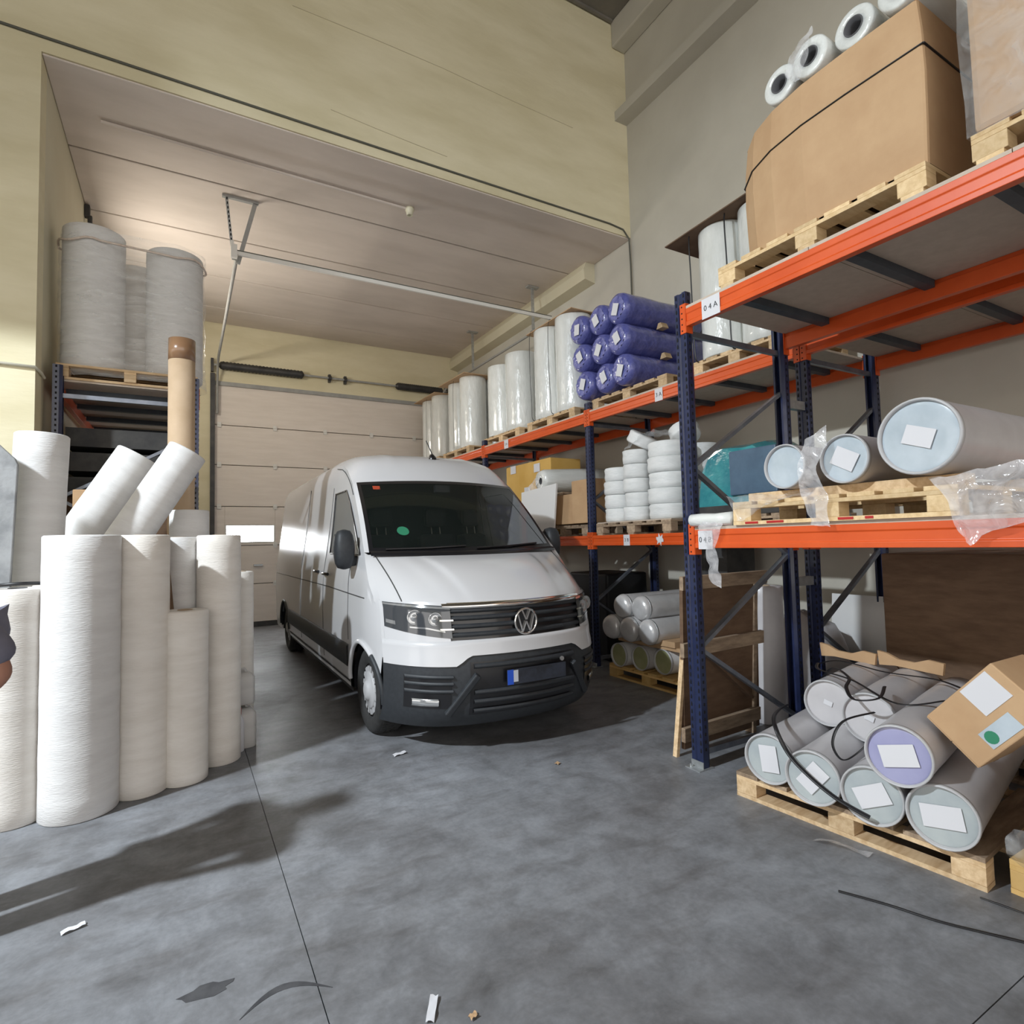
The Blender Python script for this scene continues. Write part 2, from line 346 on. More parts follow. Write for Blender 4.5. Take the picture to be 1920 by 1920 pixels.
# hall roof edge over the right wall, eaves beam and ledge
rf = struct(MB().b2((-12, -12, 9.28), (WX, WY, 9.40)).build('ceiling', 'roof_sheet'))
struct(MB().b2((-12.2, -12, 4.6), (-12, WY, 9.6)).build('wall_left', 'cream_wall'))     # unseen upper side wall, added to dim the portal wall's top; open below
struct(MB().b2((-12, 4.3, 4.75), (-2.6, WY, 9.28)).build('wall_left', 'cream_wall'))      # added block out of view, casts the shadow on the portal wall's upper left
for k in range(12):
    MB().b2((4.4, WY-0.5*k-0.06, 9.24), (WX-0.26, WY-0.5*k-0.02, 9.28)).build('rib', 'roof_sheet', rf)
struct(MB().b2((WX-0.25, -6, 8.88), (WX, WY, 9.28)).build('trim_1', 'grey_wall', bevel=0.02))
struct(MB().xprism([(WX, 7.76), (WX-0.23, 7.76), (WX-0.23, 7.90), (WX, 8.06)], 'y', -6, WY).build('trim_2', 'grey_wall'))
# cornice boxing under the inner ceiling along the right wall
struct(MB().xprism([(WX, 6.05), (WX-0.16, 6.05), (WX-0.22, 5.90), (WX-0.20, 5.74), (WX, 5.70)], 'y', 7.15, DY).build('trim_3', 'cream_wall'))

# sectional door
dz = [0.09, 0.85, 1.615, 2.39, 3.21, 4.00, 4.80]
do = struct(MB().b2((0.50, DY+0.09, 0.0), (5.35, DY+0.12, 4.82)).build('door_1', 'dark_metal'))
for k in range(6):
    a, b = dz[k]+0.006, dz[k+1]-0.006
    if k == 2:
        p = MB().b2((0.52, DY+0.03, a), (0.70, DY+0.08, b)).b2((1.62, DY+0.03, a), (2.30, DY+0.08, b)).b2((3.20, DY+0.03, a), (5.33, DY+0.08, b))
        for x0, x1 in ((0.70, 1.62), (2.30, 3.20)):
            p.b2((x0, DY+0.03, a), (x1, DY+0.08, 1.665)).b2((x0, DY+0.03, 2.03), (x1, DY+0.08, b))
            o = MB().b2((x0+0.03, DY+0.05, 1.69), (x1-0.03, DY+0.06, 2.005)).build('pane', 'window_light', do)
            o['label'] = 'bright daylight window pane'
            fr = MB()
            for q in (((x0, 1.665), (x1, 1.69)), ((x0, 2.005), (x1, 2.03)), ((x0, 1.69), (x0+0.03, 2.005)), ((x1-0.03, 1.69), (x1, 2.005))):
                fr.b2((q[0][0], DY+0.022, q[0][1]), (q[1][0], DY+0.075, q[1][1]))
            fr.build('window_frame', 'white_metal', do)
    else:
        p = MB().b2((0.52, DY+0.03, a), (5.33, DY+0.08, b))
    p.build('door_panel', 'door_panel', do, bevel=0.008)
    for g in range(1, 4):
        z = a + (b-a)*g/4
        MB().b2((0.56, DY+0.0285, z-0.004), (5.3, DY+0.031, z+0.004)).build('panel_rib', 'door_panel', do) if k != 2 else None
for z in dz[1:-1]:
    for x in (0.60, 1.62, 2.62, 3.62, 4.62):
        h = MB().box((x, DY+0.015, z+0.03), (0.07, 0.02, 0.04)).box((x, DY+0.015, z-0.03), (0.07, 0.02, 0.04)).cyl((x-0.04, DY+0.01, z), (x+0.04, DY+0.01, z), 0.012, 8)
        h.build('hinge', 'white_metal', do)
MB().b2((0.52, DY+0.02, 0.0), (5.33, DY+0.09, 0.09)).build('bottom_seal', 'dark_metal', do)
MB().box((1.30, DY+0.0, 1.22), (0.16, 0.05, 0.035)).build('door_handle', 'galvanised', do)
MB().b2((0.44, DY-0.06, 0), (0.52, DY+0.03, 5.0)).build('jamb_rail', 'dark_metal', do)
MB().b2((5.33, DY-0.06, 0), (5.41, DY+0.03, 5.0)).build('jamb_rail', 'dark_metal', do)
MB().b2((0.44, DY-0.012, 4.78), (5.4, DY, 4.86)).build('header_strip', 'grey_paint', do)
for x in (0.56, 5.28):
    tr = MB().tube([(x, DY-0.05, 4.2), (x, DY-0.07, 4.8), (x, DY-0.22, 5.10), (x, DY-0.5, 5.20), (x, 7.8, 5.20)], 0.024, 6)
    tr.build('track', 'grey_paint', do)
tb = thing('torsion_spring', 'dark torsion spring shaft on yellow wall above the sectional door', 'spring', (0.55, DY-0.105, 5.15))
MB().cyl((-0.05, 0, 0), (4.85, 0, 0), 0.022, 12).build('shaft', 'grey_paint', tb)
for a, b in ((0.03, 1.62), (3.60, 4.75)):
    pr = [(0.03, 0), (0.075, 0.04)]; n = 46
    for k in range(n): pr.append((0.085 if k % 2 else 0.072, 0.05+(b-a-0.1)*k/(n-1)))
    pr += [(0.075, b-a-0.03), (0.03, b-a)]
    MB().lathe(pr, (a, 0, 0), (1, 0, 0), 14).build('spring_coil', 'dark_metal', tb)
for x in (2.15, 2.48):
    MB().box((x, 0.04, 0), (0.05, 0.09, 0.16)).cyl((x-0.03, 0, 0), (x+0.03, 0, 0), 0.05, 10).build('bearing_bracket', 'dark_metal', tb)
for x in (-0.08, 4.86):
    MB().box((x, 0.045, 0), (0.05, 0.09, 0.26)).build('end_plate', 'dark_metal', tb)
# track hangers and the white tie bar across the track ends
def hanger(x, y, label):
    t = thing('track_hanger', label, 'bracket', (x, y, 6.014))
    MB().box((0.05, 0, -0.015), (0.42, 0.05, 0.03)).build('ceiling_plate', 'grey_paint', t)
    s = MB().beam((-0.11, 0, -0.02), (-0.03, 0, -0.82), 0.035, 0.006, (0, 1, 0)); s.build('perforated_strap', 'galvanised', t)
    h = MB()
    for k in range(14):
        u = (k+0.5)/14; h.box((-0.11+0.08*u, -0.021, -0.02-0.80*u), (0.014, 0.004, 0.03))
    h.build('strap_hole', 'perforation_black', t)
    MB().beam((0.22, 0, -0.03), (0.02, 0, -0.86), 0.05, 0.02, (0, 1, 0)).build('angle_brace', 'grey_paint', t)
hanger(0.56, 7.82, 'perforated hanger bracket dropping from ceiling to end of left door track')
for i, (y, lb) in enumerate(((8.3, 'grey hanger rod at ceiling above the strapped white rolls'), (10.7, 'grey hanger rod at ceiling nearest the door corner'))):
    t = thing('track_hanger', lb, 'bracket', (5.28, y, 6.014))
    MB().box((0, 0, -0.012), (0.22, 0.10, 0.024)).build('ceiling_plate', 'grey_paint', t)
    MB().beam((0, 0, -0.02), (0, 0, -0.83), 0.05, 0.02, (0, 1, 0)).build('rod', 'galvanised', t)
tie = thing('tie_bar', 'long white tie bar crossing the garage ceiling between door tracks', 'bar', (0.56, 7.78, 5.24))
MB().b2((-0.02, -0.03, 0.0), (4.74, 0.0, 0.05)).build('bar', 'white_metal', tie)
MB().b2((-0.02, -0.033, 0.05), (4.74, 0.0, 0.062)).build('cable', 'cable_dark', tie)
MB().box((-0.03, -0.04, 0.03), (0.07, 0.05, 0.17)).box((-0.05, -0.04, 0.12), (0.035, 0.04, 0.08)).build('end_bracket', 'white_metal', tie)
# ceiling conduit with lamp holder
cd = thing('ceiling_conduit', 'thin conduit on garage ceiling ending in bare lamp holder', 'conduit', (-0.76, 7.0, 6.015))
MB().cyl((0, 0, -0.018), (3.30, 0.03, -0.018), 0.018, 8).build('pipe', 'ceiling_concrete', cd)
MB().lathe([(0.0, 0), (0.055, 0), (0.06, -0.03), (0.045, -0.06), (0.04, -0.10), (0.028, -0.10), (0.028, -0.07), (0, -0.07)], (3.34, 0.03, 0), (0, 0, 1), 16).build('lamp_holder', 'lamp_ceramic', cd)
# wall lamp in the garage, out of sight behind the wrapped rolls
wl = thing('wall_lamp', 'fluorescent wall lamp hidden behind the wrapped rolls on the left rack', 'lamp', (LX+0.01, 9.3, 4.65))
MB().b2((0, -0.75, -0.04), (0.06, 0.75, 0.04)).build('lamp_housing', 'white_metal', wl, bevel=0.008)
MB().cyl((0.085, -0.70, 0), (0.085, 0.70, 0), 0.016, 12).build('lamp_tube', 'paper', wl)
la = bpy.data.lights.new('garage_lamp', 'AREA'); la.shape = 'RECTANGLE'; la.size = 1.5; la.size_y = 0.25; la.energy = 70; la.color = (1.0, 0.93, 0.82)
lo = bpy.data.objects.new('garage_lamp', la); COL.objects.link(lo); 
lo.matrix_world = Matrix(((0, 0, -1, LX+0.13), (1, 0, 0, 9.3), (0, -1, 0, 4.65), (0, 0, 0, 1)))
# the hall lamp itself
hb = thing('hall_lamp', 'round high-bay lamp hanging in the hall left of the frame', 'lamp', key_pos)
hd = (key_aim-key_pos).normalized()
MB().lathe([(0.05, -0.30), (0.09, -0.28), (0.10, -0.12), (0.22, -0.02), (0.27, 0.10), (0.26, 0.10), (0.21, -0.01), (0.0, -0.03)], (0, 0, -0.0), hd, 28).build('reflector', 'galvanised', hb)
MB().cyl((0, 0, 0.15), (0, 0, 3.16), 0.015, 8).build('suspension_rod', 'dark_metal', hb)
# cables on the portal wall
tag(MB().tube([(-3.6, WY-0.012, 6.20), (-1.1, WY-0.012, 6.165), (2, WY-0.012, 6.15), (5.35, WY-0.012, 6.145), (5.60, WY-0.012, 6.12), (5.70, WY-0.02, 6.0), (5.715, WY-0.02, 5.6), (5.715, WY-0.02, 3.0)], 0.012, 6).build('wall_cable', 'cable_dark'), 'dark cable stapled along lower edge of yellow beam wall', 'cable')
tag(MB().tube([(-3.2, WY-0.02, 3.27), (-1.9, WY-0.02, 3.21), (-1.45, WY-0.02, 3.18), (-1.12, WY-0.02, 3.17), (-1.10, WY+0.10, 3.16), (-1.10, WY+0.25, 3.15)], 0.014, 6).build('wall_pipe', 'conduit_plastic'), 'pale cable running across left cream pillar', 'cable')
tag(MB().box((LX+0.03, 8.85, 5.92), (0.06, 0.08, 0.16)).box((LX+0.06, 8.85, 5.82), (0.05, 0.05, 0.10)).build('wall_hook', 'dark_metal', bevel=0.01), 'small dark hook under ceiling above the left wrapped rolls', 'hook')
# ------------------------------------------------------------------ pallet racks
UP_H = 3.30
def upright_mesh(sgn):
    w, d = 0.05, 0.075*sgn      # half width along y, depth along x (front face at x=0)
    pr = [(0, -w), (0, -0.018), (0.010*sgn, -0.012), (0.010*sgn, 0.012), (0, 0.018), (0, w), (0.05*sgn, w), (d, w-0.014), (d, w-0.03), (0.02*sgn, w-0.012), (0.02*sgn, -w+0.012), (d, -w+0.03), (d, -w+0.014), (0.05*sgn, -w)]
    return MB().prism(pr, 0.0, UP_H).mesh('upright')
def perf_mesh(sgn):
    m = MB(); z = 0.12
    while z < UP_H-0.03:
        for y in (-0.034, 0.034):
            m.box((-0.0008*sgn, y, z), (0.003, 0.012, 0.020)); m.box((-0.0008*sgn, y, z+0.014), (0.003, 0.006, 0.010))
        for y in (-0.0505, 0.0505): m.box((0.028*sgn, y, z+0.012), (0.014, 0.003, 0.020))
        z += 0.05
    return m.mesh('perforation')
UPM = {s: upright_mesh(s) for s in (1, -1)}; PFM = {s: perf_mesh(s) for s in (1, -1)}
FOOT = MB().b2((-0.055, -0.065, 0), (0.085, 0.065, 0.008)).b2((-0.006, -0.052, 0.008), (0.0, 0.052, 0.05)).cyl((-0.035, 0.03, 0), (-0.035, 0.03, 0.03), 0.009, 6).mesh('foot_plate')
BEAM_P = [(0, 0), (0, 0.03), (0.006, 0.036), (0.006, 0.084), (0, 0.09), (0, 0.125), (0.036, 0.125), (0.036, 0.095), (0.05, 0.095), (0.05, 0)]
CONN = MB().b2((-0.008, -0.006, -0.045), (0.0, 0.046, 0.165)).b2((-0.008, -0.008, -0.045), (0.055, -0.002, 0.165)).mesh('connector')
CONN_DOT = MB()
for z in (-0.025, 0.02, 0.06, 0.10, 0.145): CONN_DOT.cyl((-0.0095, 0.028, z), (-0.007, 0.028, z), 0.006, 8)
CONN_DOT = CONN_DOT.mesh('connector_slot')

def mirror_mesh(me, ax):
    m2 = me.copy()
    for v in m2.vertices: v.co[ax] *= -1
    m2.flip_normals(); return m2
CONN_M = {(1, 1): CONN, (1, -1): mirror_mesh(CONN, 1), (-1, 1): mirror_mesh(CONN, 0)}; CONN_M[(-1, -1)] = mirror_mesh(CONN_M[(1, -1)], 0)
DOT_M = {(1, 1): CONN_DOT, (1, -1): mirror_mesh(CONN_DOT, 1), (-1, 1): mirror_mesh(CONN_DOT, 0)}; DOT_M[(-1, -1)] = mirror_mesh(DOT_M[(1, -1)], 0)

def rack(label, x0, x1, ys, levels, decks, first_brace_front=False, braced=None):
    t = thing('pallet_rack', label, 'rack', (x0, ys[0], 0)); D = x1-x0; y00 = ys[0]
    for y in ys:
        ly = y-y00
        for x, s in ((0, 1), (D, -1)):
            u = link('upright', UPM[s], 'navy_paint', t, (x, ly, 0))
            p = link('perforation', PFM[s], 'perforation_black', u); p['kind'] = 'stuff'
            link('foot_plate', FOOT if s == 1 else mirror_mesh(FOOT, 0), 'galvanised', t, (x, ly, 0))
        nodes = [0.17, 0.80, 1.42, 2.06, 2.70]
        for k in range(4):
            a, b = (D-0.05, 0.05) if k % 2 == 0 else (0.05, D-0.05)
            MB().beam((a, ly, nodes[k]), (b, ly, nodes[k+1]), 0.028, 0.040, (0, 1, 0)).build('brace', 'brace_steel', t)
        for z in (3.02, 0.10):
            MB().beam((0.05, ly, z), (D-0.05, ly, z), 0.028, 0.040).build('brace', 'brace_steel', t)
    for a, b in zip(ys[:-1], ys[1:]):
        l0, l1 = a-y00+0.05, b-y00-0.05
        for z in levels:
            for x, s in ((0.0, 1), (D, -1)):
                pr = [(x+s*(px-0.006), z-0.125+pz) for px, pz in BEAM_P]
                bm_ = MB().xprism(pr, 'y', l0, l1).build('beam', 'orange_paint', t, bevel=0.003)
                for ly, sy in ((l0, -1), (l1, 1)):
                    c = link('connector', CONN_M[(s, sy)], 'orange_paint', bm_, (x, ly, z-0.125)); 
                    c2 = link('connector_slot', DOT_M[(s, sy)], 'perforation_black', bm_, (x, ly, z-0.125))
            if z in decks:
                n = 3; w = (l1-l0)/n
                for k in range(n):
                    MB().b2((-0.004, l0+k*w+0.002, z), (D+0.004, l0+(k+1)*w-0.002, z+0.019)).build('deck_panel', 'chipboard', t)
                for k in range(4):
                    yy = l0+(l1-l0)*(k+0.5)/4
                    MB().b2((0.045, yy-0.03, z-0.05), (D-0.045, yy+0.03, z-0.001)).build('crossbar', 'crossbar_blue', t)
    return t
ZA, ZB = 3.17, 1.62
rackF = rack('nearest orange and navy pallet rack, in front of the second row', 3.05, 4.18, [0.0, 2.85], (ZA, ZB), (ZA, ZB))
rackR = rack('long orange and navy pallet rack along the right wall behind the van', 4.42, 5.50, [0.0, 2.85, 5.74, 8.63, 11.5], (ZA, ZB), (ZA,))
rackL = rack('navy and orange rack behind the white rolls at left pillar', -1.05, 0.13, [6.62, 9.4], (ZA, ZB), (ZA,))
for z in (2.62, 1.20):
    MB().b2((1.13, 2.825, z-0.035), (1.362, 2.875, z+0.035)).build('row_spacer', 'galvanised', rackF)

# location labels on the beams (flat printed cards)
def card(label, x, y, zc, w, h, s, parent_none=None, size=None):
    c = thing('location_card', label, 'label', (x, y, zc))
    MB().box((0, 0, 0), (0.002, w, h)).build('card', 'paper', c)
    if s:
        me = text_mesh(s, size or h*0.52)
        o = link('lettering', me, 'ink', c); o.matrix_local = Matrix(((0, 0, -1, -0.0018), (-1, 0, 0, 0), (0, 1, 0, 0), (0, 0, 0, 1)))
bpy.context.view_layer.update()
card('white card lettered 0 4 A on the nearest upper orange beam', 3.042, 2.575, 3.105, 0.150, 0.135, '0 4 A', size=0.052)
card('white card lettered 3 A on upper beam below the blue rolls', 4.412, 4.47, 3.105, 0.115, 0.135, '3 A', size=0.062)
card('small white card on upper beam left of the van antenna', 4.412, 7.82, 3.105, 0.13, 0.135, '2 A', size=0.05)
card('white card lettered 3 B on lower beam below the white spools', 4.412, 5.06, 1.555, 0.105, 0.125, '3 B', size=0.055)
card('white card at left end of the nearest lower beam', 3.042, 2.70, 1.55, 0.12, 0.125, '0 4 B', size=0.05)
tp = MB(); pts = []
for k in range(14):
    a = 2*math.pi*k/14; r = 0.05+0.022*math.sin(k*2.7); pts.append((4.53+r*math.cos(a), 1.555+r*math.sin(a)))
tag(MB().xprism(pts, 'x', 4.4095, 4.4125).build('torn_sticker', 'paper'), 'torn white sticker remnant on the lower beam left of the upright', 'sticker')

# ------------------------------------------------------------------ pallets
def pallet(label, x, y, z, lx, ly, nb, wood='pine', bottom='y', rotz=0.0, group='wooden pallets', deck=None):
    # deck boards run along local x; stringers along local y
    t = thing('wooden_pallet', label, 'pallet', (x, y, z), rotz, group)
    bw = min(0.145, ly/nb*0.80); gap = (ly-nb*bw)/(nb-1)
    me = MB().box((0, 0, 0), (lx, bw, 0.022)).mesh('deck_board')
    for k in range(nb): link('deck_board', me, deck or wood, t, (0, -ly/2+bw/2+k*(bw+gap), 0.133), bevel=0.002)
    me = MB().box((0, 0, 0), (0.10, ly, 0.022)).mesh('stringer')
    mb = MB().box((0, 0, 0), (0.10, 0.13, 0.078)).mesh('block')
    zb = 0.022
    for sx in (-1, 0, 1):
        xx = sx*(lx/2-0.05)
        link('stringer', me, wood, t, (xx, 0, 0.111), bevel=0.002)
        for sy in (-1, 0, 1): link('block', mb, wood, t, (xx, sy*(ly/2-0.065), 0.061), bevel=0.003)
    if bottom == 'y':
        for sx in (-1, 0, 1): link('bottom_board', me, wood, t, (sx*(lx/2-0.05), 0, 0.011))
    else:
        m2 = MB().box((0, 0, 0), (lx, 0.10, 0.022)).mesh('bottom_board')
        for sy in (-1, 0, 1): link('bottom_board', m2, wood, t, (0, sy*(ly/2-0.065), 0.011))
    return t
DK = ZA+0.019; DKB = ZB+0.019; PT = 0.144

# ------------------------------------------------------------------ rolls, tubes
def roll(label, x, y, z, r, h, m='fabric_white', top=None, group=None, core=0.045, lean=None, dark_core=False, name='fabric_roll', cat='roll', lip=0.0):
    t = thing_axis(name, label, cat, (x, y, z), top, group) if top else thing(name, label, cat, (x, y, z), 0, group)
    if top: h = (Vector(top)-Vector((x, y, z))).length
    b = 0.008; pr = [(core, 0.0), (r-b, 0.0), (r, b)]
    n = 14
    for k in range(1, n): pr.append((r*(1+0.006*math.sin(k*2.1+x*9)), b+(h-2*b)*k/n))
    pr += [(r, h-b), (r-b, h), (core, h), (core, h-0.12)]
    w = MB().lathe(pr, n=40); w.disc((0, 0, h-0.12), (0, 0, 1), core, 20)
    w.build('wound_layers', m, t)
    c = MB().lathe([(core+0.001, h-0.11), (core+0.001, h+0.004), (core-0.006, h+0.004), (core-0.006, h-0.11)], n=24)
    c.build('core', 'core_grey' if dark_core else 'core_board', t)
    return t

def tube_pack(label, p0, p1, r, cap='cap_pale', body='wrap_grey', rot=0.2, lw=0.16, lh=0.10, group='capped shipping tubes', paper=True, off=(0, 0)):
    # p0: end that faces the aisle
    t = thing_axis('shipping_tube', label, 'tube', p0, p1, group); L = (Vector(p1)-Vector(p0)).length
    pr = [(r*0.93, 0.012), (r*0.95, -0.004), (r*1.0, -0.004), (r*1.015, 0.006), (r*1.005, 0.03)]
    for k in range(1, 8): pr.append((r*(1+0.008*math.sin(k*1.9+p0[1]*11)), 0.03+(L-0.05)*k/8))
    pr += [(r, L), (0.0, L)]
    MB().lathe(pr, n=40).build('tube_body', body, t)
    MB().lathe([(r*0.93, 0.004), (r*0.955, -0.007), (r*1.0, -0.008), (r*1.02, 0.004), (r*1.02, 0.02), (r*1.0, 0.022)], n=40).build('rim', 'rim_grey', t)
    c = MB().lathe([(r*0.935, 0.014), (r*0.8, 0.010), (r*0.5, 0.012), (0.001, 0.008)], n=40); c.build('end_cap', cap, t)
    if paper:
        R = t.rotation_quaternion.to_matrix(); up = R.transposed() @ Vector((0, 0, 1)); a = math.atan2(up.y, up.x)
        MB().box((off[0], off[1], 0.003), (lh, lw, 0.002), Matrix.Rotation(a+rot, 3, 'Z')).build('paper_label', 'paper', t)
    return t
# ------------------------------------------------------------------ soft sheets, boxes, straps
def sheet(label, pts, m='loose_film', wob=0.02, name='film_scrap', cat='plastic film', sub=8, seed=0):
    # pts: rows of corner points, bilinear refined and crumpled
    R = len(pts); Cn = len(pts[0]); rows = []
    for i in range((R-1)*sub+1):
        a = min(i//sub, R-2); u = i/sub-a; row = []
        for j in range((Cn-1)*sub+1):
            b = min(j//sub, Cn-2); w = j/sub-b
            p = (Vector(pts[a][b])*(1-u)+Vector(pts[a+1][b])*u)*(1-w) + (Vector(pts[a][b+1])*(1-u)+Vector(pts[a+1][b+1])*u)*w
            row.append(p + noise.noise_vector(p*9+Vector((seed, seed*2, 0)))*wob + noise.noise_vector(p*24+Vector((seed, 0, seed)))*wob*0.4)
        rows.append(row)
    return tag(MB().grid(rows).build(name, m), label, cat)
def strap(label, pts, r=0.006, m='strap_black', name='packing_strap', cat='strap', flat=0.35):
    P = [Vector(p) for p in pts]; out = []
    for i in range(len(P)-1):
        p0, p1, p2, p3 = P[max(i-1, 0)], P[i], P[i+1], P[min(i+2, len(P)-1)]
        for k in range(8):
            t = k/8; out.append(0.5*((2*p1)+(p2-p0)*t+(2*p0-5*p1+4*p2-p3)*t*t+(3*p1-p0-3*p2+p3)*t**3))
    out.append(P[-1])
    return tag(MB().tube(out, r, 6, r*flat).build(name, m), label, cat)
def carton(label, c, s, R=None, m='cardboard', tape=True, name='cardboard_box', open_flap=False, cat='box'):
    t = thing(name, label, cat, c); t.rotation_mode = 'QUATERNION'
    if R is not None: t.rotation_quaternion = R.to_quaternion()
    MB().box((0, 0, 0), s).build('carton_body', m, t, bevel=0.006)
    if tape: MB().box((0, 0, s[2]/2), (0.05, s[1]*1.004, 0.003)).build('tape', 'packing_tape', t)
    MB().box((0, 0, s[2]/2+0.001), (s[0]*0.985, s[1]*0.48, 0.004)).build('flap', m, t, (0, s[1]*0.247, 0))
    MB().box((0, 0, s[2]/2+0.001), (s[0]*0.985, s[1]*0.48, 0.004)).build('flap', m, t, (0, -s[1]*0.247, 0))
    return t

# ------------------------------------------------------------------ near rack, upper shelf
pallet('pale pallet under the big brown carton on nearest upper shelf', 3.58, 1.90, DK, 1.06, 1.22, 7, 'pine_fresh', 'x')
g = thing('bulk_carton', 'big rounded brown bulk carton with black strap on nearest upper shelf', 'box', (3.6, 1.9, DK+PT))
def smooth_loop(P, n):
    P = [Vector((*p, 0)) for p in P]; out = []; m = len(P)
    for i in range(m):
        p0, p1, p2, p3 = P[i-1], P[i], P[(i+1) % m], P[(i+2) % m]
        for k in range(n):
            t = k/n; out.append(0.5*((2*p1)+(p2-p0)*t+(2*p0-5*p1+4*p2-p3)*t*t+(3*p1-p0-3*p2+p3)*t**3))
    return out
loop = [(-0.53, -0.62), (-0.53, -0.30), (-0.525, 0.02), (-0.47, 0.30), (-0.33, 0.53), (-0.05, 0.62), (0.30, 0.60), (0.52, 0.40), (0.52, -0.62), (0.0, -0.625)]
def gay(z, k): 
    return [Vector((p.x*k, p.y*k, z)) for p in ring]
ring = [Vector((*p, 0)) for p in [(-0.53, -0.62), (-0.535, -0.45), (-0.54, -0.25), (-0.535, 0.0), (-0.50, 0.22), (-0.43, 0.40), (-0.31, 0.55), (-0.10, 0.62), (0.20, 0.63), (0.52, 0.60), (0.52, -0.62)]]
rows = [gay(z, k) for z, k in ((0.0, 0.985), (0.2, 1.0), (0.45, 1.012), (0.66, 1.0), (0.83, 0.97))]
gm_ = MB().grid(rows, False, True); gm_.add(rows[-1], [tuple(range(len(ring)))])
gm_.build('carton_wall', 'cardboard', g, bevel=0.015)
MB().tube([Vector((p.x*1.009, p.y*1.009, 0.58)) for p in ring+[ring[0]]], 0.007, 6, 0.004).build('strap', 'strap_black', g)
for i, (y, z, lb) in enumerate(((2.04, 4.275, 'white roll lying on big carton, leftmost of four'), (1.83, 4.275, 'white roll in ragged film lying on big carton, second from left'), (1.60, 4.275, 'white roll with wide dark core lying on big carton, third from left'), (1.36, 4.275, 'white roll lying on big carton, rightmost of four'))):
    roll(lb, 4.0, y, z, 0.105, 1, 'wrap_white', top=(3.09-0.03*(i % 2), y, z), group='rolls on the big carton', core=0.05, dark_core=True, name='film_roll')
sheet('ragged film hanging off the second roll on the big carton', [[(3.06, 1.95, 4.40), (3.06, 1.80, 4.42)], [(3.03, 1.97, 4.28), (3.03, 1.80, 4.25)], [(3.05, 1.93, 4.18), (3.04, 1.84, 4.17)]], seed=3, wob=0.035)
pallet('pallet at right image edge on nearest upper shelf', 3.58, 0.50, DK, 1.06, 1.22, 7, 'pine_fresh', 'x')
g2 = thing('wrapped_carton', 'film wrapped brown bulk carton at top right image edge', 'box', (3.58, 0.50, DK+PT))
MB().b2((-0.53, -0.6, 0), (0.5, 0.60, 1.25)).build('carton_wall', 'cardboard', g2, bevel=0.03)
MB().tube([(-0.537, 0.607, 0.72), (-0.537, -0.6, 0.74)], 0.008, 6, 0.004).build('strap', 'strap_black', g2)
fr = []
for k in range(9):
    z = -0.02+1.3*k/8; fr.append([Vector((x, y, z))+noise.noise_vector(Vector((x*5, y*5, z*5)))*0.012 for x, y in ((-0.55, -0.62), (-0.555, -0.3), (-0.555, 0.0), (-0.555, 0.3), (-0.55, 0.62), (-0.2, 0.625), (0.2, 0.625), (0.52, 0.62))])
MB().grid(fr).build('stretch_wrap', 'clear_film', g2)

# ------------------------------------------------------------------ near rack, lower shelf
pallet('pallet with red marks under three tubes on nearest lower shelf', 3.53, 1.84, DKB, 1.02, 1.22, 7, 'pine_fresh', 'y')
for y0, y1 in ((2.36, 2.27), (2.21, 2.10), (1.78, 1.70), (1.64, 1.60)):
    tag(MB().box((3.017, (y0+y1)/2, DKB+0.012), (0.003, y0-y1, 0.013)).build('paint_mark', 'red_plastic'), {2.36: 'leftmost', 2.21: 'longest', 1.78: 'third from left', 1.64: 'rightmost'}[y0]+' red paint dab on nearest lower shelf pallet', 'paint mark', 'red dabs on the pallet')
for x, lb in ((3.18, 'front wooden bearer under the three tubes'), (3.90, 'rear wooden bearer under the three tubes')):
    tag(MB().box((x, 1.83, DKB+PT+0.028), (0.09, 1.18, 0.056)).build('wooden_bearer', 'pine', bevel=0.004), lb, 'timber')
zt = DKB+PT+0.056
tube_pack('small pale capped tube without label on nearest lower shelf', (3.02, 2.08, zt+0.128), (4.3, 2.08, zt+0.128), 0.128, 'cap_blue', paper=False)
tube_pack('small pale capped tube with tilted label on nearest lower shelf', (3.05, 1.75, zt+0.13), (4.3, 1.75, zt+0.13), 0.13, 'cap_blue', rot=0.5, lw=0.13, lh=0.10)
tube_pack('largest grey tube with blue cap on nearest lower shelf', (2.98, 1.36, zt+0.178), (4.3, 1.36, zt+0.178), 0.178, 'cap_blue', rot=0.35, lw=0.13, lh=0.09)
sheet('clear film scrap hanging over middle of nearest lower shelf pallet', [[(2.99, 1.93, 2.12), (3.0, 1.80, 2.16)], [(2.96, 1.95, 1.93), (2.96, 1.84, 1.93)], [(2.985, 1.95, 1.78), (2.985, 1.82, 1.77)], [(2.97, 1.91, 1.62), (2.975, 1.80, 1.61)]], seed=5, wob=0.03)
sheet('clear film scrap drooping over beam at right of nearest lower shelf', [[(3.02, 1.34, 1.82), (3.05, 1.05, 1.86), (3.05, 0.75, 1.86)], [(2.99, 1.28, 1.72), (2.99, 1.06, 1.72), (3.0, 0.8, 1.74)], [(2.985, 1.25, 1.63), (2.985, 1.15, 1.60), (3.0, 0.9, 1.64)], [(2.98, 1.20, 1.52), (2.98, 1.185, 1.50), (2.985, 1.12, 1.56)]], seed=8, wob=0.03)
sheet('crumpled clear film on left corner of nearest lower shelf pallet', [[(3.0, 2.46, 1.81), (3.1, 2.2, 1.83), (3.1, 1.95, 1.83)], [(2.985, 2.44, 1.76), (2.99, 2.3, 1.775), (2.99, 2.0, 1.79)], [(2.985, 2.40, 1.68), (2.985, 2.35, 1.68), (3.0, 2.2, 1.765)]], 'clear_film', seed=9, wob=0.035)
ws = thing_axis('film_bundle', 'white rolled plastic film at left end of nearest lower shelf', 'plastic film', (3.02, 2.80, DKB+0.045), (3.06, 2.47, DKB+0.045))
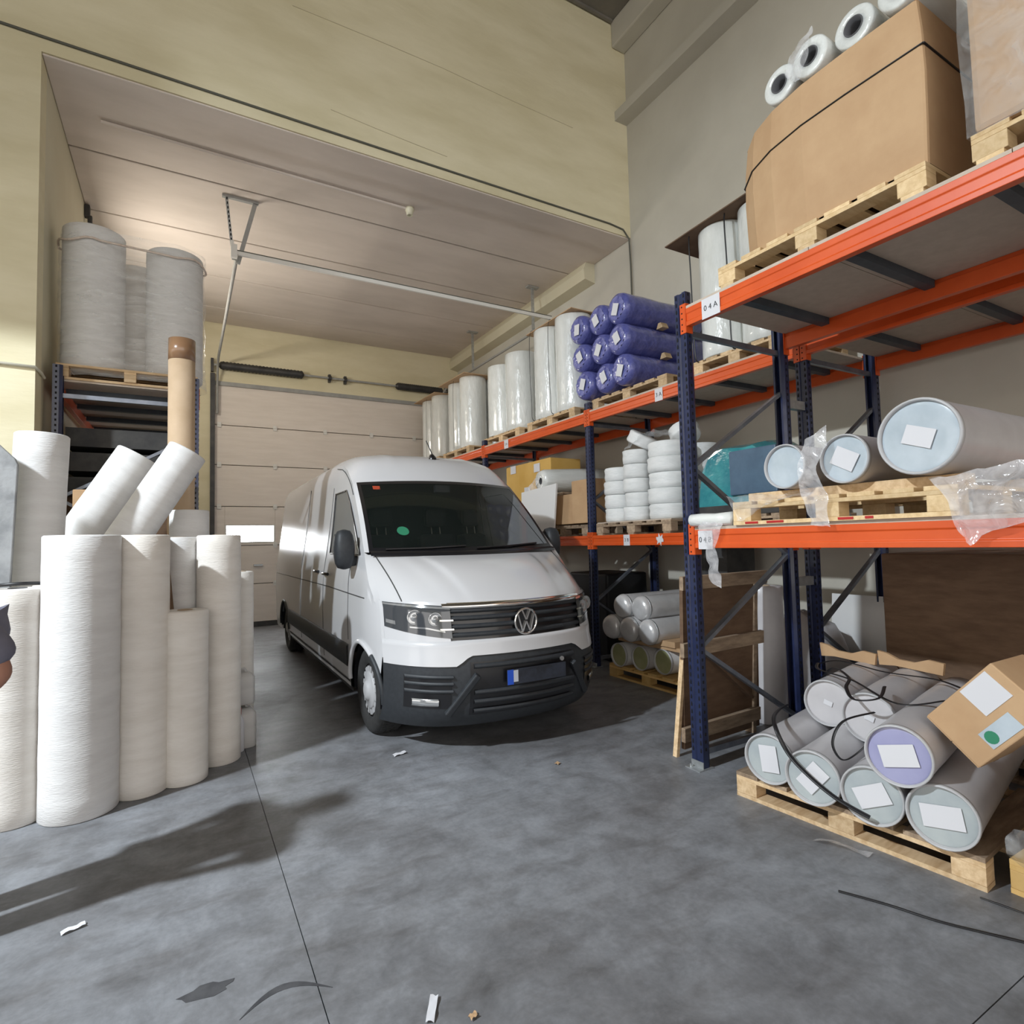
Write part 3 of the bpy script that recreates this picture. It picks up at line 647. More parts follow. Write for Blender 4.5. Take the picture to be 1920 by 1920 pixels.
MB().lathe([(0.0, 0), (0.03, 0.0), (0.042, 0.01), (0.045, 0.1), (0.040, 0.2), (0.046, 0.32), (0.0, 0.33)], n=18).build('rolled_film', 'wrap_white', ws)
sheet('white film strip hanging below the left end of nearest lower beam', [[(3.02, 2.68, 1.70), (3.02, 2.50, 1.70)], [(2.995, 2.70, 1.60), (2.99, 2.53, 1.62)], [(3.02, 2.70, 1.49), (3.02, 2.60, 1.48)], [(3.03, 2.67, 1.38), (3.03, 2.57, 1.36)], [(3.03, 2.65, 1.27), (3.03, 2.58, 1.25)]], seed=11, wob=0.03)

# ------------------------------------------------------------------ near rack, floor level
pallet('floor pallet in front of nearest rack loaded with capped tubes', 3.48, 1.87, 0, 1.0, 1.22, 7, 'pine', 'y', rotz=0.082, deck='pine_grey')
dv = Vector((0.978, 0.208, 0))
def ft(label, x, y, z, L, cap, rot, r=0.139, lw=0.15, lh=0.10, off=(0, 0)):
    p = Vector((x, y, z)); tube_pack(label, p, p+dv*L, r, cap, rot=rot, lw=lw, lh=lh, off=off)
z1 = PT+0.140; z2 = z1+0.243
ft('floor tube with pale cap, leftmost of the bottom row', 2.93, 2.205, z1, 1.3, 'cap_pale', 1.45)
ft('floor tube with pale cap, second from left in bottom row', 2.89, 1.915, z1, 1.3, 'cap_pale', -0.9)
ft('floor tube with pale cap, third from left in bottom row', 2.93, 1.635, z1, 1.3, 'cap_pale', -0.45)
ft('floor tube with pale cap, rightmost of the bottom row', 2.97, 1.352, z1, 1.3, 'cap_pale', -0.15, lw=0.16)
ft('floor tube with lilac cap on top of the bottom row', 2.90, 1.487, z2, 1.3, 'cap_lilac', -0.25)
ft('upper floor tube set back, left of the pair under the straps', 3.46, 2.165, z2, 1.0, 'wrap_grey', 0.3, lw=0.05, lh=0.03)
ft('upper floor tube set back, right of the pair under the straps', 3.36, 1.865, z2, 1.0, 'wrap_grey', 0.3, lw=0.05, lh=0.03)
e1 = Vector((0, -0.743, -0.669)).normalized(); e2 = Vector((0, -0.669, 0.743)).normalized(); e0 = e1.cross(e2)
ccen = Vector((3.09, 1.444, 0.70)) + e1*0.14 + e2*0.19 + Vector((0.17, 0, 0))
Rb = Matrix((Vector((1, 0, 0)), e1, Vector((1, 0, 0)).cross(e1))).transposed()
cb = carton('tilted brown box with green sticker on top of floor tubes', ccen, (0.34, 0.27, 0.40), Rb)
MB().box((-0.172, -0.06, -0.08), (0.002, 0.13, 0.15)).build('paper_label', 'paper', cb)
MB().box((-0.172, 0.075, 0.0), (0.002, 0.075, 0.17)).build('colour_sticker', 'cap_blue', cb)
MB().cyl((-0.1745, 0.075, 0.05), (-0.171, 0.075, 0.05), 0.028, 14).build('green_mark', 'sticker_green', cb)
pallet('second floor pallet at right image edge', 3.62, 0.56, 0, 1.0, 1.22, 7, 'pine_yellow', 'y')
for i, (y, z) in enumerate(((0.925, z1), (0.64, z1), (0.36, z1), (0.79, z2+0.02))):
    tube_pack(('floor tube at right image edge, lower left of its pallet', 'floor tube beyond right edge, second in its row', 'floor tube beyond right edge, third in its row', 'floor tube at right image edge resting on two others')[i], (3.0-0.02*i, y, z), (4.2, y, z), 0.139, 'cap_pale', rot=0.2)
sheet('clear film bunched at the corner of second floor pallet', [[(3.04, 1.12, 0.30), (3.04, 0.95, 0.34)], [(3.02, 1.15, 0.20), (3.02, 1.0, 0.22)], [(3.08, 1.14, 0.14), (3.08, 1.0, 0.14)]], 'clear_film', seed=13, wob=0.04)
strap('black strap hanging from rack brace across the floor tube ends', [(4.0, 2.82, 0.28), (3.3, 2.40, 0.45), (2.88, 2.12, 0.52), (2.84, 2.02, 0.40), (2.83, 1.90, 0.32), (2.84, 1.76, 0.25), (2.88, 1.62, 0.20)], 0.012)
strap('black strap looped over the rear of floor tubes', [(4.1, 2.62, 0.48), (3.75, 2.30, 0.68), (3.5, 2.05, 0.70), (3.3, 1.95, 0.69), (3.2, 1.85, 0.66), (3.25, 1.75, 0.68), (3.45, 1.82, 0.70)], 0.010)
strap('black strap running lengthwise along the upper floor tubes', [(3.9, 2.5, 0.66), (3.6, 2.30, 0.69), (3.45, 2.0, 0.70), (3.30, 1.68, 0.66), (3.4, 1.5, 0.70)], 0.010)
strap('black strap curling down beside the lilac capped tube', [(3.15, 1.72, 0.63), (2.97, 1.78, 0.60), (2.90, 1.80, 0.50), (2.92, 1.77, 0.42), (3.0, 1.74, 0.44), (3.08, 1.66, 0.56)], 0.010)
strap('black strap lying far back across the floor tubes', [(4.15, 2.65, 0.60), (4.0, 2.40, 0.68), (3.9, 2.05, 0.68), (3.85, 1.75, 0.70), (3.7, 1.55, 0.71)], 0.010)
for k, (y, lb) in enumerate(((2.42, 'left torn brown cardboard piece on the back of floor tubes'), (2.02, 'right torn brown cardboard piece on the back of floor tubes'))):
    tag(MB().xprism([(y+0.20, 0.665), (y+0.10, 0.675), (y-0.08, 0.665), (y-0.18, 0.66), (y-0.19, 0.735), (y-0.10, 0.745), (y-0.02, 0.715), (y+0.08, 0.72), (y+0.15, 0.75), (y+0.21, 0.76)], 'x', 4.14+0.02*k, 4.165+0.02*k).build('cardboard_piece', 'cardboard'), lb, 'cardboard')
sheet('scrap of clear film on the floor before the floor pallet', [[(2.80, 1.86, 0.012), (2.86, 1.86, 0.012)], [(2.82, 1.76, 0.03), (2.87, 1.75, 0.014)], [(2.87, 1.64, 0.012), (2.93, 1.64, 0.012)]], seed=15, wob=0.012)
strap('black strap lying on the floor at bottom right', [(2.50, 1.56, 0.006), (2.58, 1.40, 0.006), (2.64, 1.24, 0.006), (2.71, 1.12, 0.006), (2.79, 0.99, 0.006), (2.9, 0.8, 0.006)], 0.007, flat=0.6)
strap('thin dark strap on the floor by second floor pallet', [(2.96, 1.22, 0.005), (2.98, 1.12, 0.005), (3.0, 1.0, 0.005), (3.01, 0.85, 0.005)], 0.005, flat=0.6)

# leaning crate side behind the near upright
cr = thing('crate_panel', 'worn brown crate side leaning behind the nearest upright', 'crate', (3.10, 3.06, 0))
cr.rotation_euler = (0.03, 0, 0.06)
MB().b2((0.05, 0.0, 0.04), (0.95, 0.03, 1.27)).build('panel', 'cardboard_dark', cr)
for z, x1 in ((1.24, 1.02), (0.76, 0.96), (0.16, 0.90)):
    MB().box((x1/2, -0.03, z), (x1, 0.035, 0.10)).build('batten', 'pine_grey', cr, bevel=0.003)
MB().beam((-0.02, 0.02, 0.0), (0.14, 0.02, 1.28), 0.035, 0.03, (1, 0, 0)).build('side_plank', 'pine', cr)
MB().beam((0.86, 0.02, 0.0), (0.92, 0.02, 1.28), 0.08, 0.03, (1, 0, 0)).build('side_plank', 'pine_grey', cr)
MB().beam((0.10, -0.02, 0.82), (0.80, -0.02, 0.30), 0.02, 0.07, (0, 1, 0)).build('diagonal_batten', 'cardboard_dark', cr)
roll('white upright roll between the two racks at floor level', 4.34, 3.24, 0, 0.15, 1.14, 'wrap_grey', core=0.05)
tag(MB().xprism([(4.02, 0.0), (4.12, 0.0), (4.17, 1.10), (4.13, 1.16), (4.08, 1.05)], 'y', 3.22, 3.28).build('foam_strip', 'foam_board'), 'narrow white foam strip standing beside upright roll', 'foam')


# ------------------------------------------------------------------ long rack, upper shelf
def wrapped_roll(label, x, y, r, h, m='wrap_white'):
    return roll(label, x, y, DK+PT, r, h, m, group='white rolls on the long rack', name='film_roll')
pallet('pallet under the blue rolls on long rack upper shelf', 4.98, 5.06, DK, 1.0, 1.30, 7, 'pine', 'x')
bl = [('bottom', 3.514, (5.72, 5.35, 4.98)), ('middle', 3.885, (5.79, 5.40, 5.03)), ('top', 4.255, (5.80, 5.42, 5.045))]
for nm, z, yy in bl:
    for k, y in enumerate(yy):
        x = 4.38+jit(0.03); r = 0.183
        t = thing_axis('blue_roll', 'dark blue film wrapped roll, %s row, %s' % (nm, ('farthest from the camera', 'middle of three', 'nearest the camera')[k]), 'roll', (x, y, z), (5.6, y, z), 'blue rolls'); L = 5.6-x
        pr = [(r*0.72, -0.015), (r*0.93, 0.005), (r, 0.05)]
        for q in range(1, 9): pr.append((r*(1+0.02*math.sin(q*1.7+y*7)), 0.05+(L-0.1)*q/9))
        pr += [(r, L), (0, L)]
        MB().lathe(pr, n=32).build('roll_body', 'blue_film', t)
        fr = []
        for q in range(5):
            rr = r*0.74*q/4; fr.append([Vector((rr*math.cos(2*math.pi*a/28), rr*math.sin(2*math.pi*a/28), -0.018-0.012*math.sin(a*3.0+q)*(q/4)+0.01*(1-q/4))) for a in range(28)])
        MB().grid(fr, True, True).build('gathered_end', 'blue_film_end', t)
        R = t.rotation_quaternion.to_matrix(); up = R.transposed() @ Vector((0, 0, 1)); a = math.atan2(up.y, up.x)
        MB().box((jit(0.02), jit(0.02), -0.034), (0.135, 0.10, 0.002), Matrix.Rotation(a+random.choice((0.35, -0.4, 0.1, 0.5)), 3, 'Z')).build('paper_label', 'paper', t)
for i, (y, z) in enumerate(((4.86, 4.07), (4.82, 3.70))):
    tag(MB().xprism([(y-0.05, z-0.035), (y+0.05, z-0.035), (y+0.02, z+0.03), (y-0.02, z+0.03)], 'x', 4.85, 4.95).build('wooden_wedge', 'pine'), ('small wooden wedge between blue rolls, upper', 'small wooden wedge between blue rolls, lower')[i], 'wedge')
# tall pallet right of the blue rolls
pallet('pallet under tall rolls behind the nearest rack, upper shelf', 4.98, 3.55, DK, 1.0, 1.0, 6, 'pine', 'x')
for i, (x, y) in enumerate(((4.70, 3.79), (4.70, 3.31), (5.19, 3.79), (5.19, 3.31))):
    wrapped_roll(('front left', 'front right', 'rear left', 'rear right')[i]+' tall white roll under cardboard lid behind nearest rack', x, y, 0.238, 1.30)
tag(MB().box((4.93, 3.62, DK+PT+1.31), (1.10, 1.30, 0.012), Matrix.Rotation(-0.03, 3, 'X')).build('cardboard_sheet', 'cardboard_dark'), 'flat cardboard lid on the tall rolls behind nearest rack', 'cardboard')
for y in (4.02, 3.58):
    strap(('black strap down the left tall roll behind nearest rack' if y > 4 else 'black strap down between the tall rolls behind nearest rack'), [(5.2, y, 4.665), (4.6, y, 4.665), (4.45, y-0.02, 4.64), (4.44, y-0.03, 4.2), (4.44, y-0.04, 3.7), (4.44, y-0.05, 3.36), (4.5, y-0.06, 3.325)], 0.007)
# pallet a: two strapped rolls
pallet('pallet under the black strapped roll pair on long rack', 4.98, 6.68, DK, 1.0, 1.2, 7, 'pine', 'x')
for x, y, lb in ((4.73, 6.94, 'black strapped white roll, far one of the front pair'), (4.73, 6.38, 'black strapped white roll, near one beside the blue rolls'), (5.24, 6.94, 'rear far roll of the black strapped load'), (5.24, 6.38, 'rear near roll of the black strapped load')):
    wrapped_roll(lb, x, y, 0.265, 1.33)
tag(MB().box((5.0, 6.66, DK+PT+1.337), (1.06, 1.16, 0.010)).build('cardboard_sheet', 'cardboard'), 'flat cardboard lid on the black strapped rolls', 'cardboard')
for y, lb in ((7.12, 'black strap down far roll of the strapped pair'), (6.62, 'black strap down the middle of the strapped pair')):
    strap(lb, [(5.2, y, 4.685), (4.6, y, 4.685), (4.47, y, 4.66), (4.45, y, 4.2), (4.455, y-0.02, 3.6), (4.46, y-0.03, 3.36), (4.52, y-0.10, 3.325)], 0.007)
# pallet b
pallet('pallet under two bare white rolls on long rack', 4.98, 8.12, DK, 1.0, 1.2, 7, 'pine', 'x')
wrapped_roll('tall bare white roll on long rack, near one of the unstrapped pair', 4.76, 7.86, 0.275, 1.25)
wrapped_roll('shorter bare white roll on long rack, far one of the unstrapped pair', 4.72, 8.42, 0.262, 1.19)
wrapped_roll('rear white roll behind the unstrapped pair', 5.28, 8.10, 0.25, 1.19)
# pallet c and d
for yc, nm, h in ((9.90, 'penultimate', 1.33), (11.30, 'farthest', 1.30)):
    pallet('pallet under the %s roll load near the door' % nm, 4.98, yc, DK, 1.0, 1.2, 7, 'pine', 'x')
    for x, y, q in ((4.74, yc+0.27, 'front far'), (4.74, yc-0.26, 'front near'), (5.25, yc+0.27, 'rear far'), (5.25, yc-0.26, 'rear near')):
        wrapped_roll('%s white roll of the %s load near the door' % (q, nm), x, y, 0.252, h)
    tag(MB().box((4.96, yc, DK+PT+h+0.008), (1.12, 1.20, 0.010), Matrix.Rotation(0.02, 3, 'X')).build('cardboard_sheet', 'cardboard'), 'flat orange brown lid on the %s roll load' % nm, 'cardboard')
    strap('black strap down the %s roll load' % nm, [(5.2, yc+0.02, DK+PT+h+0.02), (4.6, yc+0.02, DK+PT+h+0.02), (4.47, yc+0.02, DK+PT+h-0.02), (4.455, yc+0.02, 4.0), (4.455, yc+0.02, 3.36)], 0.006)

# ------------------------------------------------------------------ long rack, lower shelf
pallet('pallet under the white spools on long rack lower shelf', 4.95, 5.0, ZB, 1.05, 1.25, 6, 'pine_grey', 'x')
zs = ZB+PT
tag(MB().b2((4.44, 4.38, zs), (5.45, 5.62, zs+0.012)).build('plywood_sheet', 'chipboard'), 'thin plywood sheet under the white spools', 'board')
zs += 0.012
spool_cols = [(4.64, 5.42, 0.175, 4, 0.165), (4.62, 5.07, 0.165, 5, 0.165), (4.70, 4.64, 0.235, 5, 0.172), (5.05, 5.40, 0.18, 5, 0.165), (5.02, 5.05, 0.165, 5, 0.17), (5.18, 4.62, 0.22, 5, 0.172)]
ordn = ('bottom', 'second', 'third', 'fourth', 'top')
for ci, (x, y, r, n, h) in enumerate(spool_cols):
    for k in range(n):
        s = thing('white_spool', 'squat white spool, %s of the %s' % (ordn[k] if k < n-1 else 'topmost', ('far front stack', 'middle front stack', 'near front stack', 'far rear stack', 'middle rear stack', 'near rear stack')[ci]), 'spool', (x+jit(0.015), y+jit(0.015), zs+k*h), 0, 'white spools')
        s.rotation_euler = (0, 0, jit(3)); rr = r*(1+jit(0.04))
        rows = []
        for (q, zz) in ((0.25, 0.004), (0.9, 0.0), (0.99, 0.012), (1.02, 0.35*h), (0.99, 0.62*h), (1.03, 0.88*h), (0.97, h-0.004), (0.30, h-0.002), (0.28, h-0.05)):
            rows.append([Vector((rr*q*math.cos(a*math.pi/12), rr*q*math.sin(a*math.pi/12), zz+0.010*math.sin(a*math.pi/4+k)*min(q, 1)*(1 if 0.1*h < zz < h-0.01 else 0))) for a in range(24)])
        w = MB().grid(rows, True, True); w.build('wound_band', 'spool_white', s)
        MB().lathe([(rr*0.30, h-0.003), (rr*0.30, 0.004), (rr*0.25, 0.004), (rr*0.25, h-0.003)], n=16, close=True).build('core', 'core_board', s)
for i, (x, y, z, rx, lb) in enumerate(((4.62, 5.02, zs+0.88, 0.5, 'white spool tipped on top of the stacks, far one'), (4.85, 4.52, zs+0.90, -0.45, 'white spool tipped on top of the stacks, near one'))):
    s = thing('white_spool', lb, 'spool', (x, y, z), 0, 'white spools'); s.rotation_euler = (rx, 0.2, 0)
    MB().lathe([(0.05, 0.0), (0.16, 0.0), (0.17, 0.02), (0.165, 0.07), (0.17, 0.12), (0.155, 0.135), (0.05, 0.135)], n=24).build('wound_band', 'spool_white', s)
    MB().lathe([(0.05, 0.134), (0.05, 0.0), (0.04, 0.0), (0.04, 0.134)], n=16, close=True).build('core', 'core_grey', s)
sheet('crumpled film over the top of white spools', [[(4.55, 5.12, zs+0.95), (4.75, 4.9, zs+1.06), (5.0, 4.65, zs+1.0)], [(4.45, 5.10, zs+0.80), (4.47, 4.85, zs+0.93), (4.55, 4.5, zs+0.90)]], 'clear_film', seed=21, wob=0.06)
# brown boxes, white board, wrapped roll, yellow box
pallet('pallet under brown boxes on long rack lower shelf', 4.95, 6.35, ZB, 1.05, 1.1, 6, 'pine_grey', 'x')
carton('brown box with open front behind the middle upright', (4.78, 5.98, zs+0.29), (0.6, 0.44, 0.56), m='cardboard')
carton('smaller brown box behind the white board', (4.80, 6.47, zs+0.21), (0.55, 0.46, 0.40), m='cardboard')
tag(MB().box((4.58, 6.10, zs+0.14), (0.10, 0.05, 0.22)).build('white_bottle_box', 'paper'), 'small white packet before the brown boxes', 'box')
wbd = MB().xprism([(6.48, 1.645), (7.32, 1.645), (7.30, 2.29), (6.38, 2.34)], 'x', 4.36, 4.385); tag(wbd.build('white_board', 'foam_board'), 'white board leaning on lower beam beside the windscreen', 'board')
carton('long mustard yellow box with white labels on long rack lower shelf', (5.02, 7.75, ZB+0.62), (0.55, 1.35, 1.14), m='yellow_card', tape=False)
for y, z in ((8.18, 2.75), (7.45, 2.70), (7.75, 2.36)):
    tag(MB().box((4.737, y, z), (0.004, 0.17, 0.13)).build('paper_label', 'paper'), {8.18: 'upper far', 7.45: 'upper near', 7.75: 'lower'}[y]+' white paper label on the mustard yellow box', 'label', 'labels on the yellow box')
t = thing_axis('film_roll', 'white film roll with gathered end lying above brown boxes', 'roll', (4.42, 6.86, 2.42), (5.5, 6.72, 2.46))
MB().lathe([(0.05, 0.0), (0.13, -0.02), (0.165, 0.05), (0.17, 0.2), (0.172, 0.6), (0.168, 1.05), (0.0, 1.06)], n=28).build('roll_body', 'wrap_white', t)
MB().lathe([(0.052, 0.004), (0.052, 0.05), (0.0, 0.05)], n=16).build('core', 'core_grey', t)
tag(MB().b2((4.62, 6.60, 2.20), (5.3, 7.02, 2.25)).b2((4.66, 6.62, 2.02), (4.74, 7.0, 2.20)).b2((5.2, 6.62, 2.02), (5.28, 7.0, 2.20)).b2((4.6, 6.60, ZB+PT), (5.3, 7.02, 2.02)).build('packing_crate', 'pine_grey'), 'grey wooden crate carrying the lying film roll', 'crate')
sheet('film tail trailing from the gathered film roll end', [[(4.42, 6.95, 2.50), (4.42, 6.80, 2.53)], [(4.38, 7.10, 2.36), (4.38, 6.9, 2.36)], [(4.39, 7.25, 2.18), (4.39, 7.05, 2.20)]], seed=23, wob=0.03)
# teal bundle in the next bay
pallet('pallet under the teal bundle behind nearest rack', 4.95, 3.60, ZB, 1.05, 1.1, 6, 'pine_grey', 'x')
tag(MB().b2((4.45, 3.10, ZB+PT), (5.45, 4.2, ZB+PT+0.10)).build('grey_slab', 'dark_stuff', bevel=0.01), 'dark grey slab under the teal bundle', 'slab')
rows = []
for k in range(13):
    a = math.pi*k/12; 
    rows.append([Vector((4.55+0.85*u/12, 3.66+0.50*math.cos(a)*(1-0.12*abs(u/6-1)), 1.87+0.60*min(1, 1.25*math.sin(a))*(1-0.10*abs(u/6-1)**2))) + noise.noise_vector(Vector((u*0.5, k*0.6, 1)))*0.03 for u in range(13)])
tl = thing('teal_bundle', 'teal and blue film wrapped bundle behind nearest upright', 'bundle', (4.95, 3.66, 1.865))
tm = MB().grid([[p-Vector((4.95, 3.66, 1.865)) for p in r] for r in rows])
tm.add([r[0]-Vector((4.95, 3.66, 1.865)) for r in rows], [tuple(range(13))]); tm.add([r[-1]-Vector((4.95, 3.66, 1.865)) for r in rows], [tuple(range(13))])
tm.build('film_cover', 'teal_film', tl)
MB().box((-0.40, -0.22, 0.30), (0.06, 0.5, 0.42)).build('blue_panel', 'steel_blue', tl, bevel=0.01)

# ------------------------------------------------------------------ long rack, floor level
pallet('yellowish pallet on the floor below long rack beside the van', 4.78, 4.68, 0, 1.0, 1.2, 6, 'pine_yellow', 'y')
for i, y in enumerate((5.06, 4.78, 4.50)):
    tube_pack(('greenish capped tube on the yellow pallet, nearest the van', 'greenish capped tube on the yellow pallet, middle', 'greenish capped tube on the yellow pallet, nearest the upright')[i], (4.24+0.06*i, y, PT+0.13), (5.4, y, PT+0.13), 0.13, 'cap_green', body='fabric_white', paper=False, group='tubes beside the van')
tag(MB().b2((4.36, 4.25, PT+0.262), (5.2, 5.2, PT+0.30)).b2((4.34, 4.3, PT+0.30), (4.60, 4.72, PT+0.36)).build('cardboard_sheet', 'cardboard'), 'brown cardboard sheet between tubes and foil rolls', 'cardboard')
for i, (y, z) in enumerate(((5.13, 0.582), (4.858, 0.582), (4.586, 0.582), (4.995, 0.818), (4.72, 0.818))):
    lb = ('silver foil roll in lower row, nearest the van', 'silver foil roll in lower row, middle', 'silver foil roll in lower row, nearest upright', 'silver foil roll on top, nearest the van', 'silver foil roll on top, nearest upright')[i]
    t = thing_axis('foil_roll', lb, 'roll', (4.16+0.02*i, y, z), (5.5, y, z), 'foil rolls')
    pr = [(0.0, 0.0), (0.07, -0.005), (0.115, 0.012), (0.134, 0.05)]
    for q in range(1, 8): pr.append((0.134*(1+0.010*math.sin(q*1.7+i)), 0.05+1.2*q/8))
    pr += [(0.132, 1.3), (0, 1.3)]
    MB().lathe(pr, n=26).build('roll_body', 'silver_foil', t)
    MB().lathe([(0.130, 0.06), (0.137, 0.062), (0.137, 0.075), (0.130, 0.078)], n=26).build('tie_ring', 'galvanised', t)
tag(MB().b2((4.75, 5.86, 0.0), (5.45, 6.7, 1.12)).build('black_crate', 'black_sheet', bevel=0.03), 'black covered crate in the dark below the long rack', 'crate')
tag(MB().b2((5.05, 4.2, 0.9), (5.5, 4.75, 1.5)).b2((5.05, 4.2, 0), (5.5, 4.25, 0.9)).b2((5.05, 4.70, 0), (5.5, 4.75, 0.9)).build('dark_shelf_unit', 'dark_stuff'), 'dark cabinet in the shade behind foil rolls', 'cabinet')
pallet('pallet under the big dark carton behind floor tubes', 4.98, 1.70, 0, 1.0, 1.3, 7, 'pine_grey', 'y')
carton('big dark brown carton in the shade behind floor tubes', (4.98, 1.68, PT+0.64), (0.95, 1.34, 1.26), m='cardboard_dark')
rows = []
for k in range(9):
    z = 0.85*k/8; q = math.sqrt(max(0, 1-(k/8.0)**3))*0.38+0.02
    rows.append([Vector((4.98+q*math.cos(a*math.pi/10)*0.9, 3.35+q*math.sin(a*math.pi/10)*1.25, z))+noise.noise_vector(Vector((math.cos(a*math.pi/10)*2, math.sin(a*math.pi/10)*2, z*3)))*0.05 for a in range(20)])
bg = MB().grid(rows, True, True); bg.add(rows[-1], [tuple(range(20))]); tag(bg.build('waste_sack', 'wrap_grey'), 'grey plastic waste sack below the long rack', 'sack')
tag(MB().box((5.40, 3.0, 0.55), (0.03, 0.6, 0.9), Matrix.Rotation(0.1, 3, 'Y')).build('pale_board', 'foam_board'), 'pale board leaning on the right wall behind waste sack', 'board')
# ------------------------------------------------------------------ left rack load
pallet('pallet under film wrapped rolls on the left rack', -0.46, 7.24, DK, 1.16, 1.2, 7, 'pine', 'x', rotz=0.0)
lr = [(-0.79, 6.95, 1.42, 'fabric_white', 'front left tall roll in the film wrapped left load'), (-0.09, 6.95, 1.34, 'fabric_white', 'front right tall roll in the film wrapped left load'), (-0.44, 7.46, 1.30, 'fabric_cream', 'yellowish roll at the back of the film wrapped left load')]
for x, y, h, m, lb in lr: roll(lb, x, y, DK+PT, 0.262, h, m, group='left rack rolls', core=0.06)
fw = thing('stretch_wrap', 'clear stretch film wound around the tall left rack rolls', 'plastic film', (-0.45, 7.1, DK+0.06))
base = []
for cx, cy, a0, a1 in ((-0.79, 6.95, 180, 285), (-0.09, 6.95, 255, 375), (-0.44, 7.46, 20, 160)):
    for k in range(10):
        a = math.radians(a0+(a1-a0)*k/9); base.append((cx+0.285*math.cos(a), cy+0.285*math.sin(a)))
rows = []
for k in range(22):
    u = k/21; z = 1.45*u; q = 1.0 if u > 0.06 else 1.03
    rows.append([Vector(((x+0.45)*q, (y-7.1)*q, z))+noise.noise_vector(Vector((x*4, y*4, z*7)))*0.022 for x, y in base])
MB().grid(rows, True, True).build('film_wrap', 'stretch_film', fw)
MB().tube([Vector(((x+0.45)*1.01, (y-7.1)*1.01, 1.33+0.02*math.sin(i))) for i, (x, y) in enumerate(base+[base[0]])], 0.010, 6).build('twisted_cord', 'strap_cord', fw)
for i in range(3):
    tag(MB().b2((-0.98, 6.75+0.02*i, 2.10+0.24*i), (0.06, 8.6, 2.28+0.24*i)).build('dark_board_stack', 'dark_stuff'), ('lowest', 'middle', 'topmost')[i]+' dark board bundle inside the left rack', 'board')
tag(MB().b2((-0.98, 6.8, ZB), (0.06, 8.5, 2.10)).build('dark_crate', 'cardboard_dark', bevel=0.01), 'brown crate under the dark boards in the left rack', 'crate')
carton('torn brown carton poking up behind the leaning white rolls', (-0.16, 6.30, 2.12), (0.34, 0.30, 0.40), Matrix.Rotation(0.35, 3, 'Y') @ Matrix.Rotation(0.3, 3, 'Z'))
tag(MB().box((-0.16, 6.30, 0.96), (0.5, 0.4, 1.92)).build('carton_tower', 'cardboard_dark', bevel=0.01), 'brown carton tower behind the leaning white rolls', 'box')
carton('orange brown carton beside the rack brace at left', (-0.62, 6.33, 1.92), (0.40, 0.30, 0.38), Matrix.Rotation(-0.15, 3, 'Z'))
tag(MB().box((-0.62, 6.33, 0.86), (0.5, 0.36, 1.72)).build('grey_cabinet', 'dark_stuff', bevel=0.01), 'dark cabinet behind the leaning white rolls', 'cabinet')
sheet('white film scrap on the torn brown carton', [[(-0.02, 6.10, 2.20), (0.10, 6.1, 2.18)], [(-0.05, 6.08, 2.06), (0.08, 6.08, 2.05)]], seed=31, wob=0.03)

# ------------------------------------------------------------------ white rolls standing on the floor at left
RG = 'white fabric rolls at left'
roll('cream roll at left image edge, front row', -0.86, 4.47, 0, 0.149, 1.36, 'fabric_cream', group=RG, dark_core=True)
roll('narrow cream roll half hidden behind the leftmost roll', -0.745, 4.80, 0, 0.11, 1.36, 'fabric_cream', group=RG)
roll('widest white roll in the front row at left', -0.54, 4.41, 0, 0.200, 1.67, 'fabric_white', group=RG)
roll('cream roll right of the widest roll in the front row', -0.235, 4.55, 0, 0.158, 1.67, 'fabric_cream', group=RG)
roll('short cream roll in the front row before the van', 0.012, 4.60, 0, 0.146, 1.15, 'fabric_cream', group=RG)
roll('tall cream roll right of the short roll', 0.235, 4.87, 0, 0.150, 1.67, 'fabric_cream', group=RG)
roll('white roll behind the brown plank', -0.03, 4.98, 0, 0.135, 1.66, 'fabric_white', group=RG)
roll('taller white roll standing behind the front row', 0.045, 5.62, 0, 0.150, 1.90, 'fabric_white', group=RG)
roll('slim cream roll nearest the van behind the canisters', 0.42, 5.40, 0, 0.105, 1.37, 'fabric_cream', group=RG)
roll('white roll standing tall beside the leaning grey board', -0.92, 4.98, 0, 0.152, 1, 'fabric_white', top=(-0.845, 5.0, 2.38), group=RG)
roll('leaning white roll, left of the two slanted ones', -1.62, 5.64, 0.08, 0.155, 1, 'fabric_white', top=(-0.33, 5.64, 2.36), group=RG)
roll('leaning white roll, right of the two slanted ones', -1.28, 5.28, 0.08, 0.145, 1, 'fabric_white', top=(0.03, 5.28, 2.36), group=RG)
ct = thing('cardboard_tube', 'tall bare cardboard tube with brown taped top', 'tube', (-0.02, 5.95, 0))
MB().lathe([(0.098, 0.0), (0.108, 0.0), (0.108, 3.47), (0.098, 3.47), (0.098, 3.2), (0, 3.2)], n=28).build('tube_wall', 'cardboard_tube', ct)
MB().lathe([(0.1085, 3.28), (0.1095, 3.28), (0.1095, 3.475), (0.097, 3.475)], n=28).build('tape_band', 'packing_tape', ct)
tag(MB().beam((0.03, 4.79, 0.0), (-0.115, 4.79, 1.66), 0.025, 0.13, (0, 1, 0)).build('brown_plank', 'cardboard_dark'), 'reddish brown plank between standing white rolls', 'plank')
gb = MB().xprism([(-1.75, 0.0), (-0.985, 0.0), (-0.915, 2.13), (-0.93, 2.17), (-1.03, 2.28), (-1.75, 2.86)], 'y', 4.70, 4.735)
tag(gb.build('leaning_board', 'grey_board', bevel=0.006), 'stained grey panel standing at left image edge', 'board')
strap('dark curved strap on top of the leftmost roll', [(-0.98, 4.50, 1.375), (-0.92, 4.42, 1.385), (-0.82, 4.40, 1.39), (-0.74, 4.46, 1.385), (-0.71, 4.52, 1.38)], 0.014, flat=0.8)
